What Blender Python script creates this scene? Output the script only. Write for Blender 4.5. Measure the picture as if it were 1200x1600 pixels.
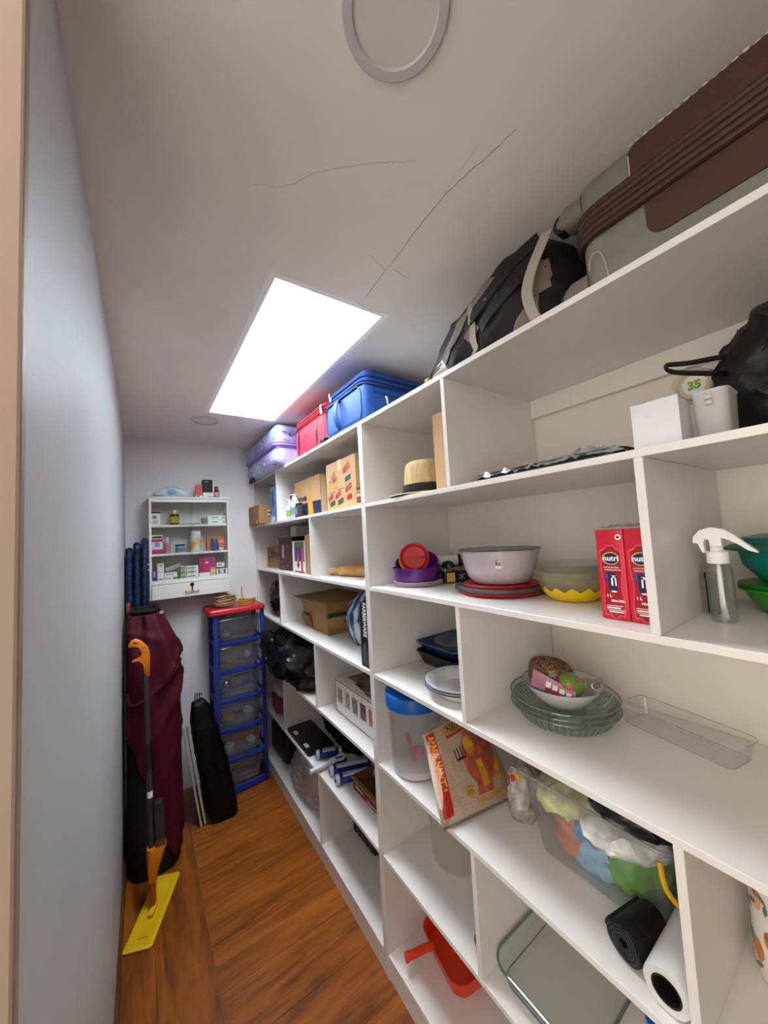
import bpy, bmesh, math, random
from mathutils import Vector, Matrix, noise

for o in list(bpy.data.objects):
    bpy.data.objects.remove(o, do_unlink=True)
S = bpy.context.scene
C = S.collection
V = Vector
R = math.radians
random.seed(7)

# ---------------------------------------------------------------- camera
CAM_Z = 1.6384
YAW, PITCH, ROLL, FPX = R(34.574), R(3.756), R(-3.142), 551.4
fwd = V((math.sin(YAW) * math.cos(PITCH), math.cos(YAW) * math.cos(PITCH), math.sin(PITCH)))
rgt = V((math.cos(YAW), -math.sin(YAW), 0))
upv = rgt.cross(fwd)
r2 = rgt * math.cos(ROLL) + upv * math.sin(ROLL)
u2 = -rgt * math.sin(ROLL) + upv * math.cos(ROLL)
cd = bpy.data.cameras.new('camera')
cam = bpy.data.objects.new('camera', cd)
C.objects.link(cam)
cam.matrix_world = Matrix(((r2.x, u2.x, -fwd.x, 0), (r2.y, u2.y, -fwd.y, 0), (r2.z, u2.z, -fwd.z, CAM_Z), (0, 0, 0, 1)))
cd.sensor_fit = 'VERTICAL'
cd.sensor_height = 32
cd.lens = FPX / 1600 * 32
cd.clip_start = 0.01
S.camera = cam

# ---------------------------------------------------------------- world, light, exposure
w = bpy.data.worlds.new('world')
S.world = w
w.use_nodes = True
bg = w.node_tree.nodes['Background']
bg.inputs[0].default_value = (1.0, 0.90, 0.80, 1)     # daylight of the house behind the doorway
bg.inputs[1].default_value = 2.1
SKY_STRENGTH = 14
SKY_COLOR = (0.93, 0.975, 1.0, 1)
S.view_settings.view_transform = 'Standard'
S.view_settings.look = 'None'
S.view_settings.exposure = 0.55
S.view_settings.gamma = 1.0
S.view_settings.use_curve_mapping = False

S.cycles.transparent_max_bounces = 32
S.cycles.diffuse_bounces = 8
S.cycles.max_bounces = 16

# ---------------------------------------------------------------- materials
def lin(h):
    h = h.lstrip('#')
    v = [int(h[i:i + 2], 16) / 255 for i in (0, 2, 4)]
    return tuple(x / 12.92 if x <= 0.04045 else ((x + 0.055) / 1.055) ** 2.4 for x in v) + (1.0,)

MATS = {}
def mat(name, col='#ffffff', rough=0.5, metal=0.0, spec=0.5, var=0.0, vscale=30.0, stretch=None, bump=0.0,
        bscale=200.0, trans=0.0, ior=1.45, coat=0.0, alpha=1.0, sheen=0.0, emit=0.0, col2=None, detail=4.0, sss=0.0):
    if name in MATS:
        return MATS[name]
    m = bpy.data.materials.new(name)
    m.use_nodes = True
    nt = m.node_tree
    N, L = nt.nodes, nt.links
    b = N['Principled BSDF']
    c = lin(col)
    b.inputs['Base Color'].default_value = c
    b.inputs['Roughness'].default_value = rough
    b.inputs['Metallic'].default_value = metal
    b.inputs['Specular IOR Level'].default_value = spec
    b.inputs['IOR'].default_value = ior
    b.inputs['Transmission Weight'].default_value = trans
    b.inputs['Coat Weight'].default_value = coat
    b.inputs['Alpha'].default_value = alpha
    b.inputs['Sheen Weight'].default_value = sheen
    b.inputs['Subsurface Weight'].default_value = sss
    if emit:
        b.inputs['Emission Color'].default_value = c
        b.inputs['Emission Strength'].default_value = emit
    if var or bump or col2:
        tc = N.new('ShaderNodeTexCoord')
        mp = N.new('ShaderNodeMapping')
        L.new(tc.outputs['Object'], mp.inputs[0])
        if stretch:
            mp.inputs['Scale'].default_value = stretch
        if var or col2:
            nz = N.new('ShaderNodeTexNoise')
            nz.inputs['Scale'].default_value = vscale
            nz.inputs['Detail'].default_value = detail
            L.new(mp.outputs[0], nz.inputs[0])
            rp = N.new('ShaderNodeValToRGB')
            if col2:
                a, d = c, lin(col2)
            else:
                a = tuple(x * (1 - var) for x in c[:3]) + (1,)
                d = tuple(min(1, x * (1 + var)) for x in c[:3]) + (1,)
            rp.color_ramp.elements[0].position = 0.35
            rp.color_ramp.elements[1].position = 0.65
            rp.color_ramp.elements[0].color = a
            rp.color_ramp.elements[1].color = d
            L.new(nz.outputs[0], rp.inputs[0])
            L.new(rp.outputs[0], b.inputs['Base Color'])
        if bump:
            n2 = N.new('ShaderNodeTexNoise')
            n2.inputs['Scale'].default_value = bscale
            n2.inputs['Detail'].default_value = 3
            L.new(mp.outputs[0], n2.inputs[0])
            bp = N.new('ShaderNodeBump')
            bp.inputs['Strength'].default_value = bump
            bp.inputs['Distance'].default_value = 0.004
            L.new(n2.outputs[0], bp.inputs['Height'])
            L.new(bp.outputs[0], b.inputs['Normal'])
    MATS[name] = m
    return m

def clear(name, col='#ffffff', gloss=0.12, rough=0.08, milky=0.0, milk='#e8e8e8'):
    """thin clear plastic or film: transparent, a little reflection, optional milky scatter"""
    if name in MATS:
        return MATS[name]
    m = bpy.data.materials.new(name)
    m.use_nodes = True
    nt = m.node_tree
    N, L = nt.nodes, nt.links
    N.remove(N['Principled BSDF'])
    out = N['Material Output']
    t = N.new('ShaderNodeBsdfTransparent')
    t.inputs[0].default_value = lin(col)
    d0 = N.new('ShaderNodeBsdfDiffuse')
    d0.inputs[0].default_value = lin(milk)
    d1 = N.new('ShaderNodeBsdfTranslucent')
    d1.inputs[0].default_value = lin(milk)
    d = N.new('ShaderNodeMixShader')
    d.inputs[0].default_value = 0.5
    L.new(d0.outputs[0], d.inputs[1])
    L.new(d1.outputs[0], d.inputs[2])
    g = N.new('ShaderNodeBsdfGlossy')
    g.inputs['Roughness'].default_value = rough
    lw = N.new('ShaderNodeLayerWeight')          # grazing reflection, the same from both sides of the thin sheet
    pw = N.new('ShaderNodeMath')
    pw.operation = 'POWER'
    pw.inputs[1].default_value = 4.0
    L.new(lw.outputs['Facing'], pw.inputs[0])
    ad = N.new('ShaderNodeMath')
    ad.operation = 'MULTIPLY_ADD'
    ad.inputs[1].default_value = 0.45
    ad.inputs[2].default_value = gloss * 0.12
    L.new(pw.outputs[0], ad.inputs[0])
    m1 = N.new('ShaderNodeMixShader')
    m1.inputs[0].default_value = milky
    L.new(t.outputs[0], m1.inputs[1])
    L.new(d.outputs[0], m1.inputs[2])
    m2 = N.new('ShaderNodeMixShader')
    L.new(ad.outputs[0], m2.inputs[0])
    L.new(m1.outputs[0], m2.inputs[1])
    L.new(g.outputs[0], m2.inputs[2])
    L.new(m2.outputs[0], out.inputs[0])
    MATS[name] = m
    return m

def wood(name, dark, light, axis=0, rough=0.35):
    m = bpy.data.materials.new(name)
    m.use_nodes = True
    N, L = m.node_tree.nodes, m.node_tree.links
    b = N['Principled BSDF']
    b.inputs['Roughness'].default_value = rough
    tc = N.new('ShaderNodeTexCoord')
    inf = N.new('ShaderNodeObjectInfo')
    sc = N.new('ShaderNodeVectorMath'); sc.operation = 'SCALE'
    cmb = N.new('ShaderNodeCombineXYZ')
    for i in range(3):
        L.new(inf.outputs['Random'], cmb.inputs[i])
    sc.inputs[3].default_value = 13.0
    L.new(cmb.outputs[0], sc.inputs[0])
    ad = N.new('ShaderNodeVectorMath'); ad.operation = 'ADD'
    L.new(tc.outputs['Object'], ad.inputs[0])
    L.new(sc.outputs[0], ad.inputs[1])
    mp = N.new('ShaderNodeMapping')
    s = [1.0, 1.0, 1.0]
    s[axis] = 0.13
    mp.inputs['Scale'].default_value = s
    L.new(ad.outputs[0], mp.inputs[0])
    n1 = N.new('ShaderNodeTexNoise')
    n1.inputs['Scale'].default_value = 14; n1.inputs['Detail'].default_value = 6; n1.inputs['Distortion'].default_value = 1.2
    L.new(mp.outputs[0], n1.inputs[0])
    n2 = N.new('ShaderNodeTexNoise')
    n2.inputs['Scale'].default_value = 90; n2.inputs['Detail'].default_value = 4
    L.new(mp.outputs[0], n2.inputs[0])
    mx = N.new('ShaderNodeMix')
    mx.inputs[0].default_value = 0.3
    L.new(n1.outputs[0], mx.inputs[2]); L.new(n2.outputs[0], mx.inputs[3])
    rp = N.new('ShaderNodeValToRGB')
    rp.color_ramp.elements[0].position = 0.33; rp.color_ramp.elements[0].color = lin(dark)
    rp.color_ramp.elements[1].position = 0.66; rp.color_ramp.elements[1].color = lin(light)
    L.new(mx.outputs[0], rp.inputs[0])
    L.new(rp.outputs[0], b.inputs['Base Color'])
    MATS[name] = m
    return m

# ---------------------------------------------------------------- mesh helpers (all in world coordinates)
W = {}
def bm0():
    return bmesh.new()

def obj(name, bm, m, parent=None, loc=None, smooth=True, angle=40, kind=None):
    if loc is None:
        loc = W[parent] if parent is not None else V((0, 0, 0))
    loc = V(loc)
    bmesh.ops.recalc_face_normals(bm, faces=bm.faces[:])
    bmesh.ops.translate(bm, verts=bm.verts[:], vec=-loc)
    me = bpy.data.meshes.new(name)
    bm.to_mesh(me)
    bm.free()
    ms = m if isinstance(m, (list, tuple)) else [m]
    for x in ms:
        me.materials.append(MATS[x] if isinstance(x, str) else x)
    if smooth:
        me.polygons.foreach_set('use_smooth', [True] * len(me.polygons))
        try:
            me.set_sharp_from_angle(angle=R(angle))
        except Exception:
            pass
    o = bpy.data.objects.new(name, me)
    C.objects.link(o)
    W[o] = loc
    if parent is not None:
        o.parent = parent
        o.location = loc - W[parent]
    else:
        o.location = loc
    if kind:
        o['kind'] = kind
    return o

def thing(name, label, cat, loc, group=None):
    o = bpy.data.objects.new(name, None)
    o.empty_display_size = 0.05
    C.objects.link(o)
    o.location = loc
    W[o] = V(loc)
    o['label'] = label
    o['category'] = cat
    if group:
        o['group'] = group
    return o

def tag(o, label, cat, group=None):
    o['label'] = label
    o['category'] = cat
    if group:
        o['group'] = group
    return o

def struct(name, bm, m, parent=None, **k):
    o = obj(name, bm, m, parent, **k)
    if parent is None:
        o['kind'] = 'structure'
    return o

def box(bm, x0, x1, y0, y1, z0, z1, bev=0.0, seg=2, M=None):
    t = bmesh.new()
    bmesh.ops.create_cube(t, size=1)
    for v in t.verts:
        v.co = V((x0 + (v.co.x + .5) * (x1 - x0), y0 + (v.co.y + .5) * (y1 - y0), z0 + (v.co.z + .5) * (z1 - z0)))
    if bev:
        bmesh.ops.bevel(t, geom=t.edges[:], offset=bev, segments=seg, profile=0.5, affect='EDGES', clamp_overlap=True)
    join(bm, t, M)
    return bm

def join(bm, t, M=None):
    mp = {}
    for v in t.verts:
        mp[v] = bm.verts.new(M @ v.co if M is not None else v.co)
    for f in t.faces:
        try:
            nf = bm.faces.new([mp[v] for v in f.verts])
            nf.material_index = f.material_index
        except ValueError:
            pass
    t.free()

def loft(bm, secs, cap0=True, cap1=True, M=None, closed=True):
    rows = []
    for s in secs:
        rows.append([bm.verts.new(M @ V(p) if M is not None else V(p)) for p in s])
    n = len(rows[0])
    for a, b in zip(rows, rows[1:]):
        for i in range(n if closed else n - 1):
            j = (i + 1) % n
            bm.faces.new((a[i], a[j], b[j], b[i]))
    if cap0:
        bm.faces.new(rows[0][::-1])
    if cap1:
        bm.faces.new(rows[-1])
    return rows

def circ(r, z, n=32, cx=0, cy=0, wob=None):
    out = []
    for i in range(n):
        a = 2 * math.pi * i / n
        rr_ = r * (wob(a) if wob else 1)
        out.append((cx + rr_ * math.cos(a), cy + rr_ * math.sin(a), z))
    return out

def rr(w_, d, r, z, n=5, cx=0, cy=0):
    out = []
    r = min(r, w_ / 2 - 1e-4, d / 2 - 1e-4)
    for sx, sy, a0 in ((1, 1, 0), (-1, 1, 90), (-1, -1, 180), (1, -1, 270)):
        for k in range(n + 1):
            a = R(a0 + 90 * k / n)
            out.append((cx + sx * (w_ / 2 - r) + r * math.cos(a), cy + sy * (d / 2 - r) + r * math.sin(a), z))
    return out

def lathe(bm, prof, n=40, M=None, wob=None, cap0=True, cap1=True):
    loft(bm, [circ(max(r, 1e-4), z, n, wob=wob) for r, z in prof], cap0, cap1, M)

def tube(bm, pts, r, n=8, caps=True, closed=False):
    pts = [V(p) for p in pts]
    m = len(pts)
    rs = r if isinstance(r, (list, tuple)) else [r] * m
    secs = []
    up = V((0, 0, 1))
    for i, p in enumerate(pts):
        if closed:
            d = pts[(i + 1) % m] - pts[(i - 1) % m]
        else:
            d = pts[min(i + 1, m - 1)] - pts[max(i - 1, 0)]
        d.normalize()
        if i == 0:
            s = d.cross(up)
            if s.length < .1:
                s = d.cross(V((1, 0, 0)))
        else:
            s = prev - d * prev.dot(d)
        s.normalize()
        prev = s
        t = d.cross(s)
        secs.append([p + (s * math.cos(2 * math.pi * k / n) + t * math.sin(2 * math.pi * k / n)) * rs[i] for k in range(n)])
    if closed:
        secs.append(secs[0])
        caps = False
    loft(bm, secs, caps, caps)

def spline(pts, k=6):
    pts = [V(p) for p in pts]
    out = []
    for i in range(len(pts) - 1):
        p0, p1, p2, p3 = pts[max(i - 1, 0)], pts[i], pts[i + 1], pts[min(i + 2, len(pts) - 1)]
        for j in range(k):
            t = j / k
            out.append(0.5 * ((2 * p1) + (p2 - p0) * t + (2 * p0 - 5 * p1 + 4 * p2 - p3) * t * t + (3 * p1 - p0 - 3 * p2 + p3) * t ** 3))
    out.append(pts[-1])
    return out

def prism(bm, poly, h, M):
    """extrude a 2-D polygon (x, y) by h along +z of M"""
    n = len(poly)
    a = [bm.verts.new(M @ V((x, y, 0))) for x, y in poly]
    b = [bm.verts.new(M @ V((x, y, h))) for x, y in poly]
    for i in range(n):
        j = (i + 1) % n
        bm.faces.new((a[i], a[j], b[j], b[i]))
    bm.faces.new(a[::-1])
    bm.faces.new(b)

def FX(x, y, z):      # a frame on a face that looks towards -X (the aisle): u = -Y, v = +Z
    return Matrix(((0, 0, -1, x), (-1, 0, 0, y), (0, 1, 0, z), (0, 0, 0, 1)))
def FY(x, y, z):      # a frame on a face that looks towards -Y: u = +X, v = +Z
    return Matrix(((1, 0, 0, x), (0, 0, -1, y), (0, 1, 0, z), (0, 0, 0, 1)))
def FZ(x, y, z):      # a frame on a top face seen from the aisle: u = -Y, v = +X
    return Matrix(((0, 1, 0, x), (-1, 0, 0, y), (0, 0, 1, z), (0, 0, 0, 1)))

def rect(x0, x1, y0, y1):
    return [(x0, y0), (x1, y0), (x1, y1), (x0, y1)]
def ell(cx, cy, a, b, n=24):
    return [(cx + a * math.cos(2 * math.pi * i / n), cy + b * math.sin(2 * math.pi * i / n)) for i in range(n)]

def pr(name, polys, m, parent, F, h=0.0006, label=None):
    """flat print on a face, one object"""
    bm = bm0()
    for p in polys:
        prism(bm, p, h, F)
    o = obj(name, bm, m, parent, smooth=False)
    if label:
        o['label'] = label
    return o

def text(s, size, m, parent, F, name='lettering', align='LEFT', bold=0.0, shear=0.0, h=0.0004, sx=1.0, off=0.0008):
    cu = bpy.data.curves.new('t', 'FONT')
    cu.body = s
    cu.size = size
    cu.align_x = align
    cu.extrude = h
    cu.offset = bold
    cu.shear = shear
    cu.resolution_u = 2
    o = bpy.data.objects.new('t', cu)
    me = bpy.data.meshes.new_from_object(o)
    bpy.data.objects.remove(o)
    bm = bm0()
    bm.from_mesh(me)
    bpy.data.meshes.remove(me)
    Fm = F @ Matrix.Translation((0, 0, off)) @ Matrix.Diagonal((sx, 1, 1, 1))
    bmesh.ops.transform(bm, matrix=Fm, verts=bm.verts[:])
    return obj(name, bm, m, parent, smooth=False)

def blob(bm, c, size, p=2.4, sub=4, amp=0.02, freq=5.0, seed=0.0, flat=True, M=None, crease=0.0, cf=9.0, shape=None):
    """soft lumpy body standing on c (bottom centre)"""
    t = bmesh.new()
    bmesh.ops.create_icosphere(t, subdivisions=sub, radius=1)
    sx, sy, sz = size[0] / 2, size[1] / 2, size[2] / 2
    for v in t.verts:
        d = v.co.normalized()
        r = (abs(d.x) ** p + abs(d.y) ** p + abs(d.z) ** p) ** (-1 / p)
        q = V((d.x * r * sx, d.y * r * sy, d.z * r * sz))
        nz = noise.noise(q * freq + V((seed, seed * 1.7, -seed)))
        k = amp * nz
        if crease:
            rd = 1 - abs(noise.noise(q * cf + V((-seed, seed * .3, seed * 2)))) * 2
            k += crease * (rd ** 3 if rd > 0 else 0)
            rd2 = 1 - abs(noise.noise(q * cf * 2.3 + V((seed * 3, seed, 5)))) * 2
            k += crease * .4 * (rd2 ** 3 if rd2 > 0 else 0)
        q = q + d * k
        if flat:
            q.z = max(q.z, -sz * 0.86)
        q.z += sz * (0.86 if flat else 1.0) + .0006
        if shape:
            q = shape(q)
        v.co = V(c) + q if M is None else q
    join(bm, t, M)
    return bm
# ---------------------------------------------------------------- the room
XL, XR, YB, ZC = -0.09, 1.215, 2.88, 2.39
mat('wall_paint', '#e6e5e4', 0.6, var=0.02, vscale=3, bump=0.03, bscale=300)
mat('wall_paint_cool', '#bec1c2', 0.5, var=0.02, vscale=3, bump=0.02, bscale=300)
mat('ceiling_paint', '#e8e2dc', 0.75, var=0.03, vscale=2.5, bump=0.05, bscale=400)
mat('jamb_paint', '#a08d7a', 0.45, var=0.03, vscale=6)
mat('crack_dark', '#4a4744', 0.9)
mat('lamp_trim', '#c3bcc4', 0.5)
mat('lamp_diffuser', '#d6d0cb', 0.5)
mat('shaft_white', '#f2f4f6', 0.7)
mat('melamine', '#e1deda', 0.32, var=0.015, vscale=4)
mat('panel_edge', '#d9d4cc', 0.4)
mat('back_board', '#e6e1d8', 0.5, var=0.02, vscale=5)
wood('plank_x', '#5c2c0a', '#a8601c', 0)
wood('plank_y', '#5c2c0a', '#a05a1a', 1)
mat('baseboard_brown', '#5b3517', 0.4, var=0.2, vscale=20, stretch=(1, .2, 1))
mat('under_floor', '#2a1a0e', 0.8)

b = bm0(); box(b, -2.0, XR, -1.2, YB, -0.03, -0.006)
floor = struct('floor', b, 'under_floor', smooth=False)
y = 0.02
k = 0
while y < YB:
    b = bm0(); box(b, 0.2235, 0.80, y + .0006, min(y + .1894, YB), -0.006, 0.0, bev=.0008, seg=1)
    obj('plank', b, 'plank_x', floor, loc=(0.22, y, 0), smooth=False)
    y += .19
for x0, x1, off in ((XL + .004, 0.0305, 0.3), (0.0315, 0.2215, -.25)):
    y = off
    while y < YB:
        b = bm0(); box(b, x0, x1, y + .0006, min(y + 1.2, YB), -0.006, 0.0, bev=.0008, seg=1)
        obj('plank', b, 'plank_y', floor, loc=(x0, y, 0), smooth=False)
        y += 1.2006
b = bm0(); box(b, .2215, .2235, -.5, YB, -.006, .0012)
obj('joint_strip', b, mat('joint', '#8a5c33', .4), floor, smooth=False)

SK = (0.322, 0.688, 0.950, 2.158)     # skylight opening
b = bm0()
box(b, XL, SK[0] - .02, -.7, YB, ZC, ZC + .05)
box(b, SK[1] + .02, XR, -.7, YB, ZC, ZC + .05)
box(b, SK[0] - .02, SK[1] + .02, -.7, SK[2] - .02, ZC, ZC + .05)
box(b, SK[0] - .02, SK[1] + .02, SK[3] + .02, YB, ZC, ZC + .05)
ceiling = struct('ceiling', b, 'ceiling_paint', smooth=False)

def crack(pts, wd):
    rnd = random.Random(len(pts) * 31 + int(pts[0][0] * 1000))
    fine = spline([(x, y, 0) for x, y in pts], 7)
    bm = bm0()
    rows = []
    for i, p in enumerate(fine):
        d = (fine[min(i + 1, len(fine) - 1)] - fine[max(i - 1, 0)]).normalized()
        n = V((-d.y, d.x, 0))
        p = p + n * rnd.uniform(-.0022, .0022)
        ww = wd * rnd.uniform(.5, 1.2) * (0.35 if i in (0, len(fine) - 1) else 1)
        rows.append([(p + n * ww)[:2] + (ZC - .0004,), (p - n * ww)[:2] + (ZC - .0004,)])
    loft(bm, rows, False, False, closed=False)
    obj('crack', bm, 'crack_dark', ceiling, smooth=False)
crack([(.587, .893), (.579, .758), (.569, .617), (.567, .503), (.581, .409), (.59, .344)], .00065)
crack([(.198, .707), (.262, .672), (.298, .62), (.368, .557), (.463, .489)], .00030)
crack([(.51, .74), (.577, .765)], .0005)
crack([(.593, .752), (.66, .757)], .0005)
crack([(.559, .512), (.555, .454), (.551, .4)], .0003)
crack([(.575, .925), (.63, .935), (.682, .925)], .0006)

b = bm0()
t = .02
box(b, SK[0] - t, SK[0], SK[2] - t, SK[3] + t, ZC + .0, ZC + .48)
box(b, SK[1], SK[1] + t, SK[2] - t, SK[3] + t, ZC + .0, ZC + .48)
box(b, SK[0], SK[1], SK[2] - t, SK[2], ZC + .0, ZC + .48)
box(b, SK[0], SK[1], SK[3], SK[3] + t, ZC + .0, ZC + .48)
for v in b.verts:
    v.co.z += .0001
window = struct('window_1', b, 'shaft_white', smooth=False)
b = bm0(); box(b, SK[0], SK[1], SK[2], SK[3], ZC + .45, ZC + .46)
pm = bpy.data.materials.new('skylight_pane'); pm.use_nodes = True
pb = pm.node_tree.nodes['Principled BSDF']
pb.inputs['Base Color'].default_value = (.9, .95, 1, 1)
pb.inputs['Emission Color'].default_value = SKY_COLOR
pb.inputs['Emission Strength'].default_value = SKY_STRENGTH
obj('skylight_pane', b, pm, window, smooth=False)

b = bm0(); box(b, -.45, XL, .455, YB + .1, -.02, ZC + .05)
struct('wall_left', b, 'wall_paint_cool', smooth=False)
b = bm0(); box(b, XL, XR + .1, YB, YB + .1, -.02, ZC + .05)
struct('wall_back', b, 'wall_paint', smooth=False)
b = bm0(); box(b, XR, XR + .1, -1.2, YB, -.02, ZC + .05)
struct('wall_right', b, 'wall_paint', smooth=False)
b = bm0(); box(b, -.45, XR + .1, -.80, -.70, -.02, ZC + .05)
struct('light_block_wall', b, mat('light_block_brown', '#4a3a2e', .5, var=.1, vscale=8), smooth=False)  # unseen wall added behind the camera to block light, dark to cut bounce
b = bm0(); box(b, -.45, XL + .0015, .437, .4548, 0, ZC, bev=.003)
struct('trim_1', b, 'jamb_paint', smooth=False)
b = bm0(); box(b, XL, XL + .012, .46, YB - .002, 0.0005, .075, bev=.003)
struct('baseboard_left', b, 'baseboard_brown', smooth=False)

def ring_lamp(cx, cy, r0, r1, label):
    t = thing('ceiling_light', label, 'light', (cx, cy, ZC - .006))
    M = Matrix.Translation((cx, cy, 0))
    b = bm0()
    loft(b, [circ(r1, ZC - .0005, 64), circ(r1, ZC - .004, 64), circ(r1 - .002, ZC - .006, 64), circ(r0 + .002, ZC - .006, 64), circ(r0, ZC - .004, 64), circ(r0, ZC - .0005, 64)], False, False, M)
    obj('trim_ring', b, 'lamp_trim', t)
    b = bm0()
    loft(b, [circ(r0, ZC - .0004, 64), circ(r0, ZC - .0025, 64)], True, True, M)
    obj('diffuser', b, 'lamp_diffuser', t)
ring_lamp(.307, .347, .061, .078, 'large round recessed ceiling lamp nearest the viewer, switched off')
ring_lamp(.322, 2.322, .061, .076, 'round recessed ceiling lamp beyond the skylight, near the back wall')

# ---------------------------------------------------------------- the two shelving units
T = .015
ZS = {1: 2.11, 2: 1.769, 3: 1.4377, 4: 1.1025, 5: .7677, 6: .437, 7: .087}
XF, XK = .74, 1.19

def unit(name, label, y0, y1, divs, rail):
    t = thing(name, label, 'shelving', ((XF + XK) / 2, (y0 + y1) / 2, 0))
    for yy in (y0, y1 - T):
        b = bm0(); box(b, XF, XK, yy, yy + T, 0, ZS[1] - T - .0002, bev=.0008, seg=1)
        obj('side_panel', b, 'melamine', t, smooth=False)
    for k, z in ZS.items():
        b = bm0()
        if k == 1:
            box(b, XF, XK, y0, y1, z - T, z, bev=.0008, seg=1)
        else:
            box(b, XF + .0004, XK, y0 + T + .0002, y1 - T - .0002, z - T, z, bev=.0008, seg=1)
        obj('shelf_board', b, 'melamine', t, smooth=False)
    b = bm0(); box(b, XF + .004, XF + .019, y0 + T + .0003, y1 - T - .0003, 0, ZS[7] - T - .0003)
    obj('plinth', b, 'melamine', t, smooth=False)
    for row, ys in divs.items():
        for yy in ys:
            b = bm0(); box(b, XF + .0006, XK - .002, yy - T / 2, yy + T / 2, ZS[row + 1] + .0002, ZS[row] - T - .0002, bev=.0008, seg=1)
            obj('divider', b, 'melamine', t, smooth=False)
    # back boards with a dark joint at each upright
    ym = (y0 + y1) / 2
    b = bm0(); box(b, XK + .0035, XK + .009, y0 + .004, y1 - .004, .05, ZS[1] - T)
    obj('back_panel', b, 'back_board', t, smooth=False)
    if rail:
        b = bm0(); box(b, XK - .017, XK - .001, rail[0], rail[1], 2.03, ZS[1] - T - .0003, bev=.001, seg=1)
        obj('back_rail', b, 'back_board', t, smooth=False)
    return t
unit('shelving_unit', 'tall white shelving unit with staggered bays reaching the back wall', 1.2201, 2.876,
     {1: [2.325], 2: [1.785], 3: [2.325], 4: [1.785], 5: [2.325], 6: [1.80]}, None)
unit('shelving_unit', 'tall white shelving unit with staggered bays nearest the viewer', -.235, 1.2199,
     {1: [.735], 2: [.2575], 3: [.735], 4: [.2575], 5: [.740], 6: [.2575]}, (-.2, .7265))
b = bm0()
tube(b, spline([(.738, 1.008, 2.1105), (.736, 1.008, 2.126), (.736, 1.012, 2.138), (.738, 1.020, 2.141)], 4), .0026, 8)
tag(obj('hook', b, mat('white_plastic', '#e9e9ea', .35), loc=(.737, 1.008, 2.1105)), 'small white plastic hook on the top shelf edge beside blue suitcase', 'hook')
# ---------------------------------------------------------------- luggage on the top shelf
def patch(src, cond, off, thick=0.0):
    """shell over the faces of src whose centre satisfies cond, lifted by off"""
    src.normal_update()
    n = bm0(); mp = {}
    for f in src.faces:
        c = f.calc_center_median()
        if cond(c, f.normal):
            vs = []
            for v in f.verts:
                if v not in mp:
                    mp[v] = n.verts.new(v.co + v.normal * off)
                vs.append(mp[v])
            n.faces.new(vs)
    return n

def ribbon(bm, pts, wv, t=.002):
    """flat strap along pts, width vector wv, thickness t"""
    pts = [V(p) for p in pts]
    wv = V(wv)
    secs = []
    for i, p in enumerate(pts):
        d = (pts[min(i + 1, len(pts) - 1)] - pts[max(i - 1, 0)]).normalized()
        n = d.cross(wv).normalized() * t / 2
        secs.append([p - wv / 2 - n, p + wv / 2 - n, p + wv / 2 + n, p - wv / 2 + n])
    loft(bm, secs)

def pastel_mat():
    m = bpy.data.materials.new('pastel_shell'); m.use_nodes = True
    N, L = m.node_tree.nodes, m.node_tree.links
    b = N['Principled BSDF']; b.inputs['Roughness'].default_value = .25
    tc = N.new('ShaderNodeTexCoord')
    n1 = N.new('ShaderNodeTexNoise'); n1.inputs['Scale'].default_value = 5.5; n1.inputs['Detail'].default_value = 2
    L.new(tc.outputs['Object'], n1.inputs[0])
    rp = N.new('ShaderNodeValToRGB'); e = rp.color_ramp.elements
    e[0].position = .32; e[0].color = lin('#a596d6'); e[1].position = .68; e[1].color = lin('#9adbe6')
    k = e.new(.45); k.color = lin('#c3bdea'); k = e.new(.56); k.color = lin('#bcd4f4')
    L.new(n1.outputs[0], rp.inputs[0])
    n2 = N.new('ShaderNodeTexNoise'); n2.inputs['Scale'].default_value = 7; n2.inputs['Detail'].default_value = 1
    L.new(tc.outputs['Object'], n2.inputs[0])
    mu = N.new('ShaderNodeMath'); mu.operation = 'MULTIPLY'; mu.inputs[1].default_value = 9
    L.new(n2.outputs[0], mu.inputs[0])
    fr = N.new('ShaderNodeMath'); fr.operation = 'FRACT'; L.new(mu.outputs[0], fr.inputs[0])
    cp = N.new('ShaderNodeMath'); cp.operation = 'LESS_THAN'; cp.inputs[1].default_value = .045; L.new(fr.outputs[0], cp.inputs[0])
    mx = N.new('ShaderNodeMix'); mx.data_type = 'RGBA'
    L.new(cp.outputs[0], mx.inputs[0]); L.new(rp.outputs[0], mx.inputs[6]); mx.inputs[7].default_value = lin('#5a4a86')
    L.new(mx.outputs[2], b.inputs['Base Color'])
    MATS['pastel_shell'] = m
pastel_mat()
mat('purple_trim', '#9a80cc', .4); mat('black_plastic', '#151517', .4); mat('steel', '#b9babd', .25, metal=1.0)
mat('red_fabric', '#cf2c44', .6, bump=.15, bscale=700, var=.05); mat('red_dark', '#8e1420', .6)
mat('blue_fabric', '#1f4f9e', .55, bump=.15, bscale=700, var=.06); mat('blue_dark', '#16336f', .6); mat('cream_pipe', '#a59a86', .5)
mat('black_fabric', '#131316', .7, bump=.3, bscale=500, var=.2, vscale=8); mat('beige_fabric', '#7e7368', .75, bump=.3, bscale=500, var=.1)
mat('strap_grey', '#a19a8c', .7, bump=.3, bscale=600)
mat('grey_suit', '#77776f', .55, bump=.4, bscale=900, var=.04); mat('brown_suit', '#432a1c', .65, bump=.2, bscale=600, var=.08)
mat('brown_suit_dark', '#3a2018', .6, var=.15, vscale=60); mat('fray_white', '#c9bfae', .8); mat('wheel_grey', '#6e6a5d', .5)

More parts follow.
